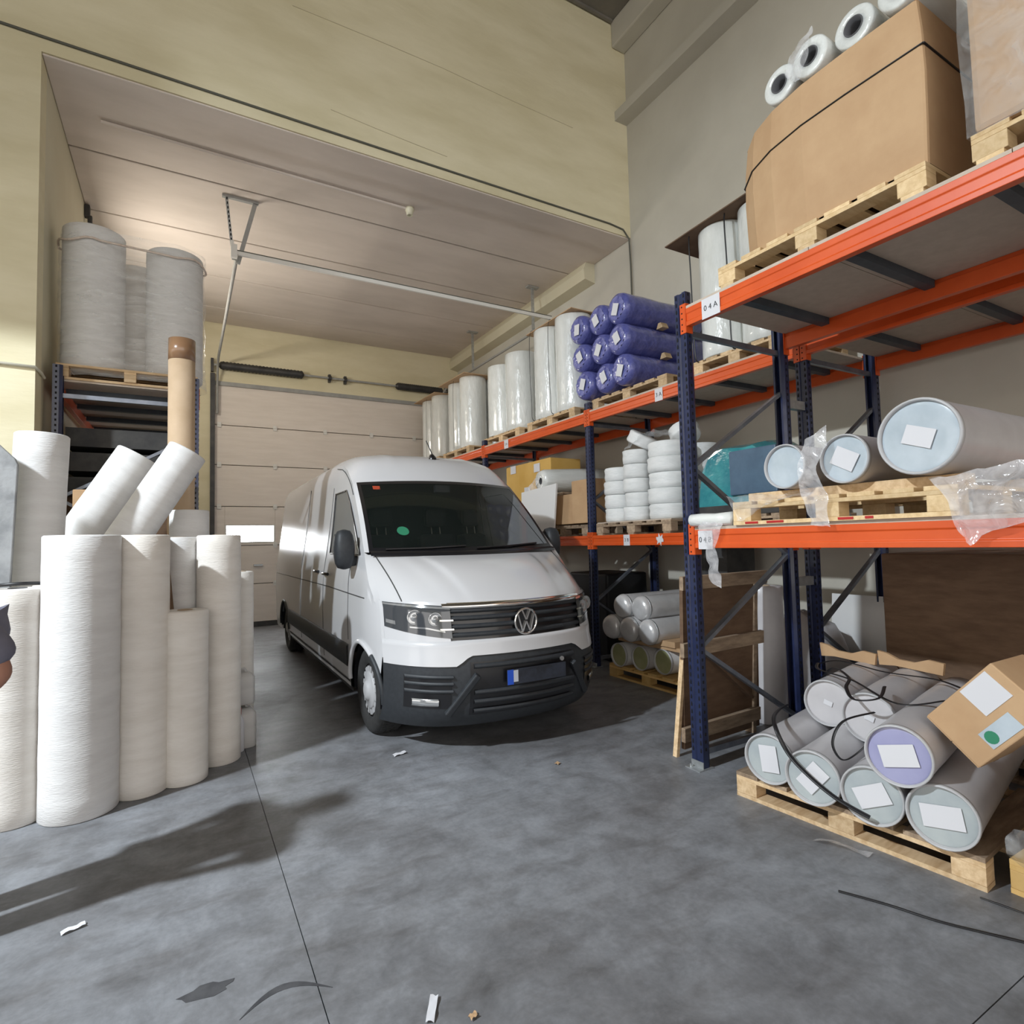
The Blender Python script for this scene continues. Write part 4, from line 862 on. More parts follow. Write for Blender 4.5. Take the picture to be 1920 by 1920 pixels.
# canisters
def can(label, x, y, z, w, d, h, cap):
    t = thing('jerrycan', label, 'canister', (x, y, z), 0.1, 'canisters beside the rolls')
    rows = []
    for zz, q in ((0, 0.92), (0.012, 1.0), (h*0.45, 1.0), (h*0.5, 0.97), (h*0.55, 1.0), (h*0.86, 1.0), (h*0.97, 0.75), (h, 0.5)):
        rows.append([Vector((w/2*q*math.copysign(abs(math.cos(a*math.pi/12))**0.45, math.cos(a*math.pi/12)), d/2*q*math.copysign(abs(math.sin(a*math.pi/12))**0.45, math.sin(a*math.pi/12)), zz)) for a in range(24)])
    m = MB().grid(rows, True, True); m.add(rows[-1], [tuple(range(24))]); m.add(rows[0], [tuple(range(24))]); m.build('can_body', 'jerrycan', t)
    MB().tube([(-w*0.28, 0, h*0.95), (-w*0.2, 0, h*1.10), (w*0.15, 0, h*1.10), (w*0.25, 0, h*0.95)], 0.012, 8).build('handle', 'jerrycan', t)
    MB().lathe([(0.0, 0.06), (0.022, 0.06), (0.025, 0.055), (0.025, 0.0), (0, 0)], (-w*0.32, -d*0.1, h*0.93), n=14).build('cap', cap, t)
can('lower grey canister beside the standing rolls', 0.40, 5.12, 0.0, 0.22, 0.20, 0.30, 'jerrycan')
can('upper grey canister with red cap beside the standing rolls', 0.40, 5.13, 0.335, 0.20, 0.19, 0.24, 'red_plastic')
bt = thing('bottle', 'white bottle with red cap on the floor by the canisters', 'bottle', (0.375, 4.995, 0), 0)
MB().lathe([(0.0, 0), (0.040, 0), (0.044, 0.006), (0.044, 0.21), (0.036, 0.25), (0.018, 0.27), (0.018, 0.285), (0, 0.285)], n=20).build('bottle_body', 'paper', bt)
MB().lathe([(0.0, 0.335), (0.020, 0.335), (0.024, 0.325), (0.024, 0.28), (0, 0.28)], n=16).build('cap', 'red_plastic', bt)

# ------------------------------------------------------------------ floor litter and marks
def litter(label, x, y, w, l, rot, m='paper'):
    R = Matrix.Rotation(rot, 3, 'Z'); rows = [[R @ Vector((l*(i/6-0.5), w*(j/3-0.5), 0.004+0.008*abs(math.sin(i*0.9+j)))) for j in range(4)] for i in range(7)]
    o = MB().grid(rows).build('litter_scrap', m); o.location = (x, y, 0); tag(o, label, 'litter')
litter('white paper scrap on the floor left of the person shadow', -0.39, 3.07, 0.03, 0.085, 0.3)
litter('white paper scrap on the floor before the van wheel', 1.41, 4.23, 0.045, 0.11, 0.2)
litter('tiny tan scrap on the floor before the van bumper', 2.29, 3.43, 0.03, 0.04, 0.5, 'cardboard')
litter('pale curled scrap at bottom centre of the floor', 0.735, 1.90, 0.028, 0.11, 1.05)
litter('tiny orange scrap at the bottom image edge', 0.84, 1.80, 0.02, 0.03, 0.2, 'cardboard')
def stain(label, poly):
    o = MB().prism(poly, 0.0002, 0.0012).build('floor_stain', 'dirt'); tag(o, label, 'stain')
arc = [(0.17+0.30*u, 2.20+0.10*math.sin(math.pi*u)-0.02*u) for u in [k/12 for k in range(13)]]
stain('dark arched scuff mark on the floor near the bottom', arc + [(x, y-0.028*math.sin(math.pi*min(1, max(0, (x-0.17)/0.3)))-0.002) for x, y in arc[::-1]])
stain('dark blotch on the floor left of the arched scuff', [(0.08+0.085*math.cos(a*0.45)*(1+0.25*math.sin(a*2.3)), 2.40+0.035*math.sin(a*0.45)*(1+0.2*math.cos(a*1.7))) for a in range(14)])

# ------------------------------------------------------------------ person just beyond the left image edge
def skin(name, joints, edges, material, parent=None, sub=2, root=0):
    me = bpy.data.meshes.new(name); me.from_pydata([j[0] for j in joints], edges, []); me.materials.append(MATS[material])
    o = bpy.data.objects.new(name, me); COL.objects.link(o)
    o.modifiers.new('skin', 'SKIN'); s = o.modifiers.new('sub', 'SUBSURF'); s.levels = sub; s.render_levels = sub
    for i, j in enumerate(joints):
        r = j[1] if isinstance(j[1], tuple) else (j[1], j[1])
        me.skin_vertices[0].data[i].radius = r; me.skin_vertices[0].data[i].use_root = (i == root)
    bpy.context.view_layer.update()
    m2 = bpy.data.meshes.new_from_object(o.evaluated_get(bpy.context.evaluated_depsgraph_get()))
    bpy.data.objects.remove(o); m2.name = name
    for p in m2.polygons: p.use_smooth = True
    if not m2.materials: m2.materials.append(MATS[material])
    n = bpy.data.objects.new(name, m2); COL.objects.link(n)
    if parent: n.parent = parent
    return n
# local frame: faces +x, left side +y; feet at z=0
J = [((0, 0, 0.95), (0.13, 0.16)), ((0, 0, 1.12), (0.11, 0.14)), ((0.01, 0, 1.30), (0.12, 0.17)), ((0, 0, 1.42), (0.10, 0.15)), ((0, 0, 1.50), 0.06), ((0.02, 0, 1.58), 0.065), ((0.03, 0, 1.64), (0.10, 0.085)), ((0.02, 0, 1.73), (0.085, 0.07)),
     ((0, 0.10, 0.90), 0.095), ((0.02, 0.11, 0.50), 0.062), ((0, 0.115, 0.10), 0.042), ((0.14, 0.125, 0.04), 0.038),
     ((0, -0.10, 0.90), 0.095), ((0.02, -0.11, 0.50), 0.062), ((0, -0.115, 0.10), 0.042), ((0.14, -0.125, 0.04), 0.038),
     ((0, 0.19, 1.40), 0.060), ((-0.21, 0.245, 1.08), 0.046), ((-0.06, 0.20, 0.95), 0.036), ((-0.01, 0.18, 0.93), (0.034, 0.02)),
     ((0, -0.19, 1.40), 0.060), ((-0.15, -0.255, 1.10), 0.046), ((-0.04, -0.21, 0.95), 0.036), ((0.0, -0.19, 0.93), (0.034, 0.02))]
E_ = [(0, 1), (1, 2), (2, 3), (3, 4), (4, 5), (5, 6), (6, 7), (0, 8), (8, 9), (9, 10), (10, 11), (0, 12), (12, 13), (13, 14), (14, 15), (3, 16), (16, 17), (17, 18), (18, 19), (3, 20), (20, 21), (21, 22), (22, 23)]
for base_i, sy in ((19, -1), (23, 1)):       # five fingers on each hand, slightly curled
    hx, hy, hz = J[base_i][0]
    for k in range(4):
        a = len(J); z0 = hz+0.025-0.017*k; ln = (0.030, 0.036, 0.034, 0.026)[k]
        J += [((hx+0.045, hy+sy*0.005, z0), 0.009), ((hx+0.045+ln, hy+sy*0.018, z0-0.004), 0.0085), ((hx+0.05+ln*1.3, hy+sy*0.040, z0-0.012), 0.0075)]
        E_ += [(base_i, a), (a, a+1), (a+1, a+2)]
    a = len(J); J += [((hx+0.012, hy+sy*0.02, hz+0.040), 0.011), ((hx+0.040, hy+sy*0.035, hz+0.062), 0.009)]; E_ += [(base_i, a), (a, a+1)]
pe = skin('person', J, E_, 'skin_tone'); pe.location = (-0.865, 3.33, 0); pe.rotation_euler = (0, 0, math.pi+0.10)
tag(pe, 'person at left image edge in a blue grey shirt, arms bent', 'person')
Sh = [((0, 0, 0.90), (0.17, 0.20)), ((0, 0, 1.12), (0.155, 0.185)), ((0.01, 0, 1.30), (0.14, 0.19)), ((0, 0, 1.43), (0.115, 0.165)), ((0, 0, 1.50), 0.075), ((0, 0.20, 1.41), 0.085), ((-0.205, 0.238, 1.10), 0.092), ((0, -0.20, 1.41), 0.085), ((-0.14, -0.245, 1.13), 0.088)]
skin('shirt', Sh, [(0, 1), (1, 2), (2, 3), (3, 4), (3, 5), (5, 6), (3, 7), (7, 8)], 'shirt', pe)
Tr = [((0, 0, 0.97), (0.14, 0.17)), ((0, 0.09, 0.88), 0.12), ((0.02, 0.10, 0.50), 0.098), ((0, 0.105, 0.09), 0.088), ((0, -0.09, 0.88), 0.12), ((0.02, -0.10, 0.50), 0.098), ((0, -0.105, 0.09), 0.088)]
skin('trousers', Tr, [(0, 1), (1, 2), (2, 3), (0, 4), (4, 5), (5, 6)], 'jeans', pe)
for sy in (1, -1): skin('shoe', [((-0.05, sy*0.118, 0.045), 0.045), ((0.06, sy*0.122, 0.045), 0.047), ((0.17, sy*0.128, 0.04), (0.048, 0.036))], [(0, 1), (1, 2)], 'shoe', pe)
skin('hair', [((-0.02, 0, 1.66), (0.10, 0.09)), ((-0.01, 0, 1.73), (0.105, 0.09)), ((0.04, 0, 1.765), (0.07, 0.06))], [(0, 1), (1, 2)], 'hair', pe)
MB().lathe([(0.0, 0.028), (0.012, 0.02), (0.02, 0.0)], (0.125, 0, 1.635), (1, 0, -0.3), 10).build('nose', 'skin_tone', pe)
for sy in (1, -1):
    MB().lathe([(0.0, 0.008), (0.009, 0.004), (0.011, 0)], (0.112, sy*0.034, 1.672), (1, sy*0.2, 0), 10).build('eye', 'paper', pe)
    MB().lathe([(0.0, 0.02), (0.02, 0.014), (0.03, 0.0)], (0.02, sy*0.085, 1.65), (0, sy, 0), 10).build('ear', 'skin_tone', pe)
MB().box((0.118, 0, 1.59), (0.012, 0.045, 0.010)).build('mouth', 'red_plastic', pe, bevel=0.004)
# ------------------------------------------------------------------ the van (local: x right, y to the rear, z up; nose at y=0)
def lerp_tab(tab, v):
    if v <= tab[0][0]: return tab[0][1]
    for (a, fa), (b, fb) in zip(tab[:-1], tab[1:]):
        if v <= b:
            u = (v-a)/(b-a); return fa+(fb-fa)*u
    return tab[-1][1]
van = thing('delivery_van', 'white high roof delivery van parked nose first between the rolls and the racks', 'van', (2.30, 3.79, 0), math.radians(-0.45))
YF = [(0.20, 0.14), (0.26, 0.07), (0.34, 0.03), (0.45, 0.01), (0.58, 0.0), (0.70, 0.01), (0.74, 0.03), (0.84, 0.04), (1.08, 0.09), (1.14, 0.13)]
BW = [(0.25, 0.985), (0.45, 1.005), (0.9, 1.015), (1.25, 1.005), (1.50, 0.968), (1.8, 0.925), (2.16, 0.885), (2.32, 0.868), (2.42, 0.84), (2.48, 0.80)]
def sweep(x): return 0.28*x*x+0.40*abs(x)**6
def fs(x, z, off=0.0):      # point on the nose
    return Vector((x, lerp_tab(YF, z)+sweep(x)-off, z))
def bw(y, z):
    w = lerp_tab(BW, z)
    if y < 1.05: w -= 0.05*((1.05-y)/0.40)**2
    return w
FX = 0.965
xs_ = [FX*(-1+2*k/48) for k in range(49)]
def zA(x):                  # lower edge of the painted band
    a = abs(x); return 0.735 if a < 0.46 else (0.665 if a > 0.56 else 0.735-0.07*(a-0.46)/0.10)
MB().grid([[fs(x, 0.20+(zA(x)-0.20)*k/10) for x in xs_] for k in range(11)]).build('front_bumper', 'van_plastic', van)
MB().grid([[fs(x, zA(x)+(0.845-zA(x))*k/4, 0.012) for x in xs_] for k in range(5)] + [[fs(x, 0.846, -0.02) for x in xs_]]).build('bumper_band', 'van_white', van)
for s in (-1, 1):
    cx_ = [s*(0.585+(FX-0.585)*k/16) for k in range(17)]
    MB().grid([[fs(x, 0.84+(1.13-0.84)*k/6, 0.010) for x in cx_] for k in range(7)]).build('fender_front', 'van_white', van)
# grille
gx = [-0.60+1.2*k/32 for k in range(33)]
MB().grid([[fs(x*(1 if z > 0.95 else 0.955), z, -0.015) for x in gx] for z in (0.83, 0.90, 0.97, 1.04, 1.10)]).build('grille_back', 'van_black', van)
for z in (0.885, 0.945, 1.005, 1.06):
    MB().grid([[fs(x*(0.955+0.045*(z-0.83)/0.25), z+dz, o) for x in gx] for dz, o in ((-0.018, -0.012), (-0.008, 0.008), (0.010, 0.010), (0.018, -0.012))]).build('grille_slat', 'van_plastic', van)
MB().grid([[fs(x*1.04, z, o) for x in gx] for z, o in ((1.074, 0.0), (1.079, 0.016), (1.112, 0.018), (1.119, 0.0))]).build('chrome_strip', 'chrome', van)
for s in (-1, 1):
    for z in (0.93, 0.995):
        MB().grid([[fs(s*x, z+dz, 0.02) for x in (0.56, 0.59, 0.62, 0.65)] for dz in (-0.006, 0.006)]).build('chrome_tick', 'chrome', van)
# badge: ring with V over W
lg = bpy.data.objects.new('badge', None)
bd = MB(); c0 = fs(0, 0.955, 0.022)
ringp = [Vector((0.095*math.cos(a*math.pi/20), c0.y, c0.z+0.095*math.sin(a*math.pi/20))) for a in range(41)]
bd.tube(ringp, 0.009, 8)
def bar2(a, b): bd.beam((a[0], c0.y, c0.z+a[1]), (b[0], c0.y, c0.z+b[1]), 0.012, 0.018, (0, 1, 0))
bar2((-0.036, 0.086), (-0.002, 0.012)); bar2((0.036, 0.086), (0.002, 0.012))
bar2((-0.074, 0.060), (-0.034, -0.080)); bar2((-0.034, -0.080), (0.0, 0.0)); bar2((0.0, 0.0), (0.034, -0.080)); bar2((0.034, -0.080), (0.074, 0.060))
bpy.data.objects.remove(lg)
o = bd.build('badge', 'chrome', van); o['label'] = 'round chrome badge with V above W'
MB().cyl((0, c0.y+0.012, c0.z), (0, c0.y+0.004, c0.z), 0.093, 32).build('badge_disc', 'van_black', van)
# bonnet
def ws_base(x): u = x/0.93; return Vector((x, 0.875+0.20*u*u, 1.49+0.015*u*u))
def ws_top(x): u = x/0.854; return Vector((x, 1.655+0.125*u*u, 2.205-0.025*u*u))
def bon(x, u):
    a = fs(x, 1.115, 0.005); b = ws_base(x*0.985)+Vector((0, -0.01, -0.02)); a.z -= 0.02*(x/0.95)**2
    p = a.lerp(b, u); p.z += 0.05*math.sin(math.pi*u**0.8)*(1-0.35*(x/0.95)**2)
    r = 0.40+0.16*u; k_ = math.sin(math.pi*min(1, u*0.9+0.1)); p.z += k_*(0.020/(1+math.exp((abs(x)-r)/0.012)) + 0.014/(1+math.exp((abs(x)-r-0.17)/0.02)))
    if u < 0.06: p.z -= 0.012*(1-u/0.06)
    return p
bx_ = [-0.955+1.91*k/120 for k in range(121)]
MB().grid([[bon(x, k/20) for x in bx_] for k in range(21)]).build('bonnet', 'van_white', van)
for s in (-1, 1):
    MB().tube([bon(s*0.905*(0.93+0.07*k/14), k/14)+Vector((0, 0, 0.001)) for k in range(15)], 0.005, 6).build('bonnet_seam', 'van_seam', van)
MB().grid([[ws_base(x)+Vector((0, dy, dz)) for x in [-0.93+1.86*k/24 for k in range(25)]] for dy, dz in ((-0.06, -0.03), (-0.045, 0.004), (0.02, 0.012))]).build('cowl', 'van_black', van)
# windscreen
def wsp(x, u):
    p = ws_base(x).lerp(ws_top(x*0.854/0.93), u); p.y -= 0.035*math.sin(math.pi*u); return p
wx_ = [-0.93+1.86*k/24 for k in range(25)]
MB().grid([[wsp(x, k/10) for x in wx_] for k in range(11)]).build('windscreen', 'tinted_glass', van)
fr = MB()
for s in (-1, 1): fr.grid([[wsp(s*(0.93-q), k/10)+Vector((0, -0.003, 0)) for q in (0.0, 0.035)] for k in range(11)])
fr.grid([[wsp(x, u)+Vector((0, -0.003, 0)) for x in wx_] for u in (0.955, 1.0)]); fr.grid([[wsp(x, u)+Vector((0, -0.003, 0)) for x in wx_] for u in (0.0, 0.06)])
fr.build('windscreen_border', 'van_black', van)
for xa, xb, sl in ((-0.80, -0.10, 0.02), (0.0, 0.72, 0.02)):
    MB().tube([wsp(xa, 0.04)+Vector((0, -0.02, 0)), wsp((xa+xb)/2, 0.055)+Vector((0, -0.025, 0)), wsp(xb, 0.075)+Vector((0, -0.02, 0))], 0.010, 6).build('wiper', 'van_black', van)
o = MB().cyl(wsp(-0.62, 0.27)+Vector((0, -0.004, 0)), wsp(-0.62, 0.27)+Vector((0, -0.008, 0.004)), 0.055, 20).build('green_sticker', 'sticker_green', van)
MB().box(wsp(-0.75, 0.90)+Vector((0, -0.006, 0)), (0.07, 0.004, 0.05), Matrix.Rotation(-0.78, 3, 'X')).build('red_sticker', 'sticker_red', van)
MB().box(wsp(-0.02, 0.93)+Vector((0, 0.05, -0.03)), (0.16, 0.05, 0.07)).build('rear_view_mirror', 'van_plastic', van)
# roof and forehead
RR = [(1.655, 2.205, 2.165, 0.15), (1.70, 2.28, 2.21, 0.17), (1.79, 2.38, 2.27, 0.18), (1.93, 2.465, 2.34, 0.18), (2.13, 2.525, 2.40, 0.16), (2.45, 2.57, 2.445, 0.12), (2.9, 2.59, 2.47, 0.06), (3.6, 2.595, 2.475, 0.0), (5.0, 2.595, 2.475, 0.0), (6.45, 2.585, 2.47, 0.0)]
tt = [-1+2*k/40 for k in range(41)]
rows = []
for i, (y, zc, ze, sw) in enumerate(RR):
    row = []
    for t in tt:
        w = lerp_tab(BW, ze); a = abs(t); x = w*t; z = zc-(zc-ze)*(0.15*a*a+0.85*a**9)
        if i > 2 and i < 9: z += 0.010*math.exp(-((a-0.52)/0.05)**2)
        row.append(Vector((x, y+sw*a*a, z)))
    rows.append(row)
rows[0] = [ws_top(0.854*t) if abs(t) < 0.98 else Vector((0.884*math.copysign(1, t), 1.80, 2.165)) for t in tt]
MB().grid(rows).build('roof', 'van_white', van)
EDGE = [(0.60, 1.09), (0.66, 1.10), (0.74, 1.12), (1.09, 1.505), (1.80, 2.165), (1.87, 2.21), (1.97, 2.27), (2.11, 2.34), (2.29, 2.40), (2.57, 2.445), (2.96, 2.47), (3.6, 2.475), (6.45, 2.47)]
FA, RA, AR = 1.06, 5.50, 0.405
def zbot(y):
    if y < 0.665: return 0.70
    z = 0.30
    for c in (FA, RA):
        if abs(y-c) < AR: z = max(z, 0.355+math.sqrt(AR*AR-(y-c)**2))
    return z
yc_ = [0.60, 0.63] + [0.66+0.04*k for k in range(30)] + [1.86+0.07*k for k in range(1, 45)] + [4.98+0.04*k for k in range(1, 27)] + [6.10, 6.25, 6.40, 6.45]
def side_pt(s, y, z, off=0.0):
    dy = (lerp_tab(YF, z)-0.06)*max(0, 1-(y-0.66)/0.35) if z < 1.15 else 0
    return Vector((s*(bw(y, z)+off), y+dy, z))
for s in (-1, 1):
    rows = []
    for y in yc_:
        zb, zt = zbot(y), lerp_tab(EDGE, y); zt = max(zt, zb+0.02)
        rows.append([side_pt(s, y, zb+(zt-zb)*k/18) for k in range(19)])
    MB().grid(rows).build('body_side', 'van_white', van)
    # pillar between windscreen and side
    MB().grid([[wsp(s*0.93, k/8), Vector((s*lerp_tab(BW, lerp_tab(EDGE, 1.09+0.71*k/8)), 1.09+0.71*k/8, lerp_tab(EDGE, 1.09+0.71*k/8)))] for k in range(9)]).build('a_pillar', 'van_white', van)
    # bonnet shoulder
    MB().grid([[bon(s*0.955, k/10), side_pt(s, 0.70+0.39*k/10, lerp_tab(EDGE, 0.70+0.39*k/10))] for k in range(11)]).build('bonnet_shoulder', 'van_white', van)
    # wheel arch lip
    MB().tube([side_pt(s, FA+AR*math.cos(a), 0.355+AR*math.sin(a), 0.004) for a in [math.pi*(0.02+0.68*k/20) for k in range(21)]], 0.020, 8).build('wheel_arch', 'van_white', van)
    MB().tube([side_pt(s, FA+AR*math.cos(a), 0.355+AR*math.sin(a), 0.006) for a in [math.pi*(0.705+0.31*k/12) for k in range(13)]], 0.022, 8).build('wheel_arch', 'van_plastic', van)
    MB().tube([side_pt(s, RA+AR*math.cos(a), 0.355+AR*math.sin(a), 0.004) for a in [math.pi*(0.02+0.96*k/20) for k in range(21)]], 0.018, 8).build('wheel_arch', 'van_plastic', van)
    for c in (FA, RA):
        MB().grid([[Vector((s*(0.99-0.02), c+AR*1.0*math.cos(a), 0.355+AR*1.0*math.sin(a))), Vector((s*0.60, c+AR*math.cos(a), 0.355+AR*math.sin(a)))] for a in [math.pi*(-0.05+1.10*k/16) for k in range(17)]]).build('wheel_liner', 'van_black', van)
    # trim strip, sill, seams, handles
    ytr = [FA+AR+0.03+(RA-FA-2*AR-0.06)*k/20 for k in range(21)]
    MB().grid([[side_pt(s, y, 0.47, 0.002) for y in ytr], [side_pt(s, y, 0.49, 0.020) for y in ytr], [side_pt(s, y, 0.66, 0.020) for y in ytr], [side_pt(s, y, 0.68, 0.002) for y in ytr]]).build('side_trim', 'van_plastic', van)
    MB().grid([[side_pt(s, y, 0.25, -0.02) for y in ytr], [side_pt(s, y, 0.36, 0.006) for y in ytr]]).build('sill', 'van_plastic', van)
    for yy, z0, z1 in ((1.50, 0.72, 1.47), (2.62, 0.40, 2.20), (4.05, 0.40, 2.30)):
        MB().tube([side_pt(s, yy, z0+(z1-z0)*k/12, 0.0005) for k in range(13)], 0.004, 6).build('door_seam', 'van_seam', van)
    MB().tube([side_pt(s, 0.95+5.4*k/30, 1.13+0.02*min(1, k/8), 0.001) for k in range(31)], 0.005, 6).build('body_crease', 'van_seam', van)
    MB().tube([side_pt(s, y, lerp_tab(EDGE, y)-0.035, 0.003) for y in [1.72, 1.85, 2.0, 2.15, 2.35, 2.62]], 0.004, 6).build('door_seam', 'van_seam', van)
    MB().tube([side_pt(s, 2.36, 1.275, 0.012), side_pt(s, 2.40, 1.278, 0.030), side_pt(s, 2.52, 1.278, 0.030), side_pt(s, 2.56, 1.275, 0.012)], 0.016, 8).build('door_handle', 'van_black', van)
    MB().tube([side_pt(s, 2.86, 1.285, 0.012), side_pt(s, 2.90, 1.288, 0.030), side_pt(s, 3.0, 1.288, 0.030), side_pt(s, 3.04, 1.285, 0.012)], 0.016, 8).build('door_handle', 'van_black', van)
    # side window
    rows = []
    for k in range(9):
        z = 1.49+0.63*k/8; u = k/8
        y0 = 1.20+0.76*u+0.05*max(0, u-0.8)*4; y1 = 2.42+0.06*u
        rows.append([side_pt(s, y0+(y1-y0)*q/8, z, 0.006) for q in range(9)])
    MB().grid(rows).build('side_window', 'tinted_glass', van)
    edge = [rows[0][q] for q in range(9)] + [rows[k][8] for k in range(9)] + [rows[8][8-q] for q in range(9)] + [rows[8-k][0] for k in range(9)]
    MB().tube(edge, 0.008, 6).build('window_seal', 'van_black', van)
    # mirror
    mc = Vector((s*1.085, 1.32, 1.535))
    rows = []
    for k in range(9):
        ph = -math.pi/2+math.pi*k/8; q = max(0.02, math.cos(ph))**0.5
        rows.append([mc+Vector((0.085*q*math.copysign(abs(math.cos(a*math.pi/12))**0.6, math.cos(a*math.pi/12)), 0.10*q*math.copysign(abs(math.sin(a*math.pi/12))**0.6, math.sin(a*math.pi/12)), 0.175*math.sin(ph))) for a in range(24)])
    mm = MB().grid(rows, True, True).build('mirror_housing', 'van_plastic', van)
    MB().beam((s*0.95, 1.36, 1.44), (s*1.06, 1.34, 1.42), 0.12, 0.08).build('mirror_arm', 'van_plastic', van, bevel=0.015)
    MB().box((s*1.085, 1.421, 1.56), (0.12, 0.006, 0.22)).build('mirror_glass', 'chrome', van)
    # headlamp
    def hl(u, v, off):      # u: inner->outer, v: bottom->top
        x = 0.575+0.375*u; zb = 0.865+0.045*u+0.03*u**3; zt = 1.098+0.028*u
        return fs(s*x, zb+(zt-zb)*v, off)
    MB().grid([[hl(u/14, v/8, 0.016) for u in range(15)] for v in range(9)]).build('headlamp_lens', 'lamp_glass', van)
    MB().grid([[hl(u/14, v, 0.022) for u in range(15)] for v in (0.90, 0.97)]).build('headlamp_brow', 'lamp_clear', van)
    MB().grid([[hl(0.12+0.55*u/10, 0.22-0.10*abs(u/10-0.55)+d, 0.022) for u in range(11)] for d in (0.0, 0.05)]).build('headlamp_strip', 'lamp_clear', van)
    for u, r in ((0.26, 0.050), (0.58, 0.056)):
        c = hl(u, 0.56, 0.010); nrm = Vector((s*0.35, -1, 0.05)).normalized()
        MB().lathe([(r, 0.0), (r*1.02, 0.016), (r*0.88, 0.012), (r*0.5, 0.006), (r*0.3, 0.014), (0.0, 0.018)], c, nrm, 20).build('headlamp_reflector', 'lamp_clear', van)
    MB().grid([[hl(0.86+0.12*u/4, 0.18+0.14*v/3, 0.022) for u in range(5)] for v in range(4)]).build('turn_lamp', 'lamp_clear', van)
    # bumper vents and fog lamp
    MB().grid([[fs(s*(0.60+0.27*k/8), z, 0.006) for k in range(9)] for z in (0.36, 0.45, 0.54, 0.60)]).build('bumper_vent', 'van_black', van)
    for z in (0.485, 0.54, 0.59):
        MB().grid([[fs(s*(0.59+0.28*k/8), z+dz, o) for k in range(9)] for dz, o in ((-0.014, 0.008), (-0.006, 0.022), (0.006, 0.022), (0.014, 0.008))]).build('bumper_slat', 'van_plastic', van)
    MB().grid([[fs(s*(0.68+0.15*k/8), z, o) for k in range(9)] for z, o in ((0.375, 0.008), (0.385, 0.022), (0.42, 0.022), (0.43, 0.008))]).build('fog_lamp', 'lamp_clear', van)
    MB().beam(fs(s*0.42, 0.60, 0.02), fs(s*0.62, 0.31, 0.015), 0.05, 0.05, (0, 1, 0)).build('bumper_strut', 'van_plastic', van, bevel=0.01)
# lower centre grille, plate
MB().grid([[fs(x*0.78, z, 0.005) for x in gx] for z in (0.30, 0.40, 0.50, 0.60, 0.69)]).build('lower_grille_back', 'van_black', van)
for z in (0.33, 0.40, 0.47, 0.66):
    MB().grid([[fs(x*0.74, z+dz, o) for x in gx] for dz, o in ((-0.018, 0.008), (-0.008, 0.022), (0.008, 0.022), (0.018, 0.008))]).build('lower_grille_slat', 'van_plastic', van)
py_ = fs(0.0, 0.565, 0.035).y
pl = MB().box((0.045, py_, 0.565), (0.52, 0.008, 0.11)).build('number_plate', 'plate_dark', van)
MB().box((-0.19, py_-0.005, 0.565), (0.05, 0.003, 0.108)).build('plate_band', 'plate_blue', van)
MB().box((-0.145, py_-0.005, 0.57), (0.04, 0.003, 0.085)).build('plate_field', 'plate_white', van)
MB().cyl(fs(0.30, 0.64, 0.02), fs(0.30, 0.64, 0.03), 0.018, 12).build('tow_cover', 'rim_silver', van)
# underside, rear, cabin
MB().b2((-0.58, 0.35, 0.27), (0.58, 6.4, 0.40)).b2((-0.95, FA+AR, 0.27), (0.95, RA-AR, 0.34)).build('underbody', 'van_black', van)
MB().grid([[Vector((-bw(6.45, z), 6.45, z)), Vector((bw(6.45, z), 6.45, z))] for z in [0.30+0.21*k for k in range(11)]]).build('rear_panel', 'van_white', van)
MB().b2((-0.95, 6.44, 0.28), (0.95, 6.56, 0.50)).build('rear_bumper', 'van_plastic', van, bevel=0.02)
MB().b2((-0.88, 0.95, 1.05), (0.88, 1.45, 1.42)).build('dashboard', 'van_black', van, bevel=0.06)
MB().lathe([(0.17, -0.012), (0.185, 0), (0.17, 0.012), (0.155, 0)], (-0.42, 1.55, 1.35), (0, 0.7, 0.7), 28, close=True).build('steering_wheel', 'van_black', van)
for sx, w in ((-0.45, 0.50), (0.18, 0.50), (0.62, 0.40)):
    MB().b2((sx-w/2, 1.75, 0.75), (sx+w/2, 2.25, 0.98)).build('seat', 'seat_fabric', van, bevel=0.05)
    MB().box((sx, 2.25, 1.32), (w*0.92, 0.14, 0.72), Matrix.Rotation(-0.18, 3, 'X')).build('seat_back', 'seat_fabric', van, bevel=0.06)
    MB().box((sx, 2.34, 1.86), (w*0.52, 0.10, 0.20)).build('headrest', 'seat_fabric', van, bevel=0.04)
    for d in (-0.05, 0.05): MB().cyl((sx+d, 2.31, 1.66), (sx+d, 2.34, 1.78), 0.007, 8).build('headrest_rod', 'chrome', van)
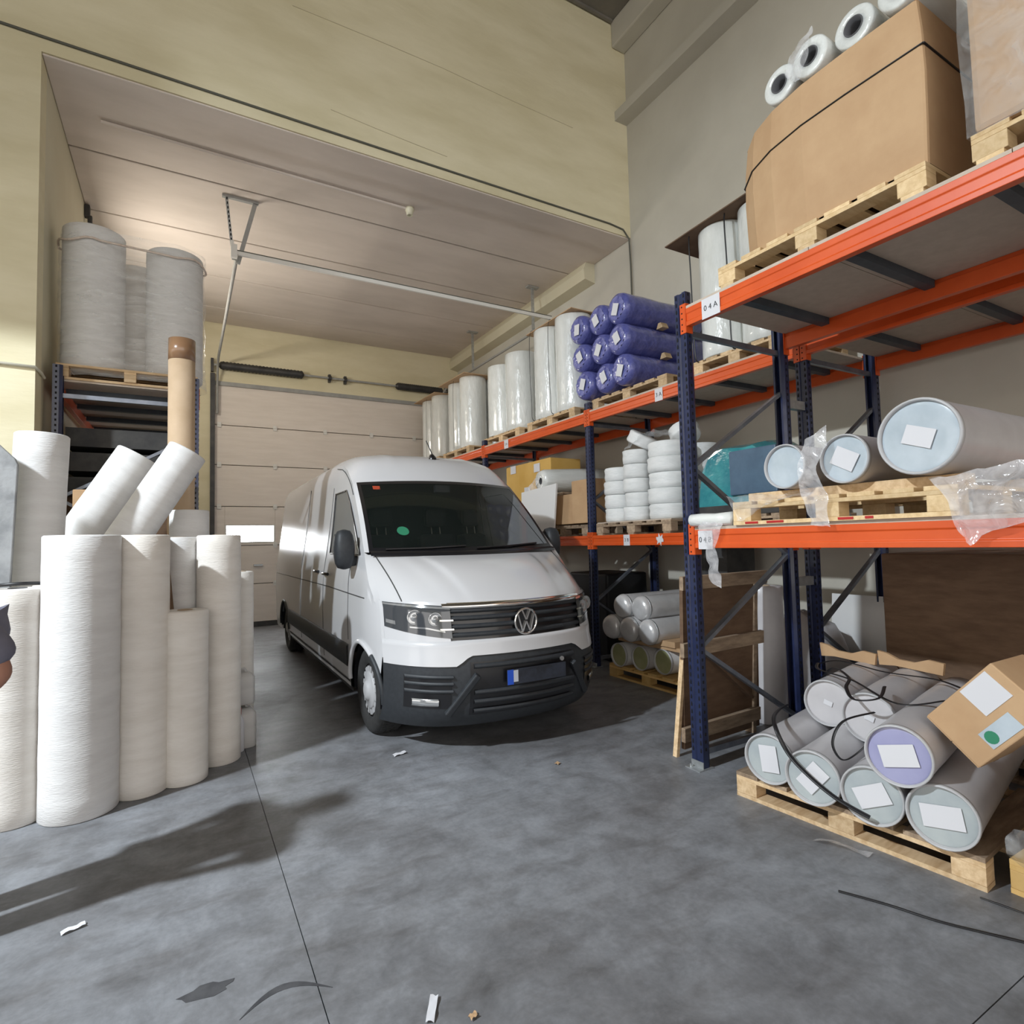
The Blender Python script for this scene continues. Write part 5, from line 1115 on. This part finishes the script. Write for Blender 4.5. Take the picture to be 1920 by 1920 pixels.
MB().b2((-0.85, 2.62, 0.40), (0.85, 2.66, 2.34)).build('partition', 'seat_fabric', van)
# aerial
a0 = Vector((0.02, 1.98, 2.475))
MB().lathe([(0.045, 0), (0.042, 0.02), (0.020, 0.055), (0.0, 0.062)], a0, (-0.2, 0.05, 1), 14).build('aerial_base', 'van_black', van)
MB().tube([a0+Vector((0, 0, 0.05)), a0+Vector((-0.05, 0.05, 0.21))], 0.006, 6).build('aerial_rod', 'van_black', van)
# wheels
def wheel(s, y):
    ax = Vector((s, 0, 0)); xo = s*0.955; c = Vector((xo, y, 0.352)); r = 0.352
    w = MB().lathe([(0.215, -0.02), (0.235, 0.0), (0.30, 0.012), (0.335, -0.004), (r, -0.035), (r, -0.195), (0.335, -0.225), (0.23, -0.235), (0.21, -0.20)], c, ax, 48)
    t = w.build('tyre', 'tyre', van)
    for q in range(36):
        a = 2*math.pi*q/36
    tr_ = MB()
    for q in range(60):
        a = 2*math.pi*q/60
        for xx in (-0.06, -0.115, -0.17):
            tr_.box(c+Vector((s*xx, (r+0.001)*math.cos(a), (r+0.001)*math.sin(a))), (0.040, 0.024, 0.006), Matrix.Rotation(a-math.pi/2, 3, 'X'))
    k = tr_.build('tread', 'tyre', t); k['kind'] = 'stuff'
    MB().lathe([(0.215, -0.20), (0.218, -0.03), (0.205, -0.02), (0.20, -0.05), (0.10, -0.07), (0.0, -0.07)], c, ax, 40).build('rim', 'van_black', van)
    MB().lathe([(0.150, -0.05), (0.155, -0.012), (0.14, -0.004), (0.08, 0.004), (0.075, 0.02), (0.05, 0.028), (0.0, 0.030)], c, ax, 36).build('hub_cap', 'hub_white', van)
    teeth = MB()
    for q in range(16):
        a = 2*math.pi*(q+0.5)/16
        teeth.box(c+Vector((s*-0.018, 0.168*math.cos(a), 0.168*math.sin(a))), (0.012, 0.060, 0.036), Matrix.Rotation(a, 3, 'X'))
    teeth.build('rim_teeth', 'hub_white', van)
for s in (-1, 1):
    wheel(s, FA); wheel(s, RA)
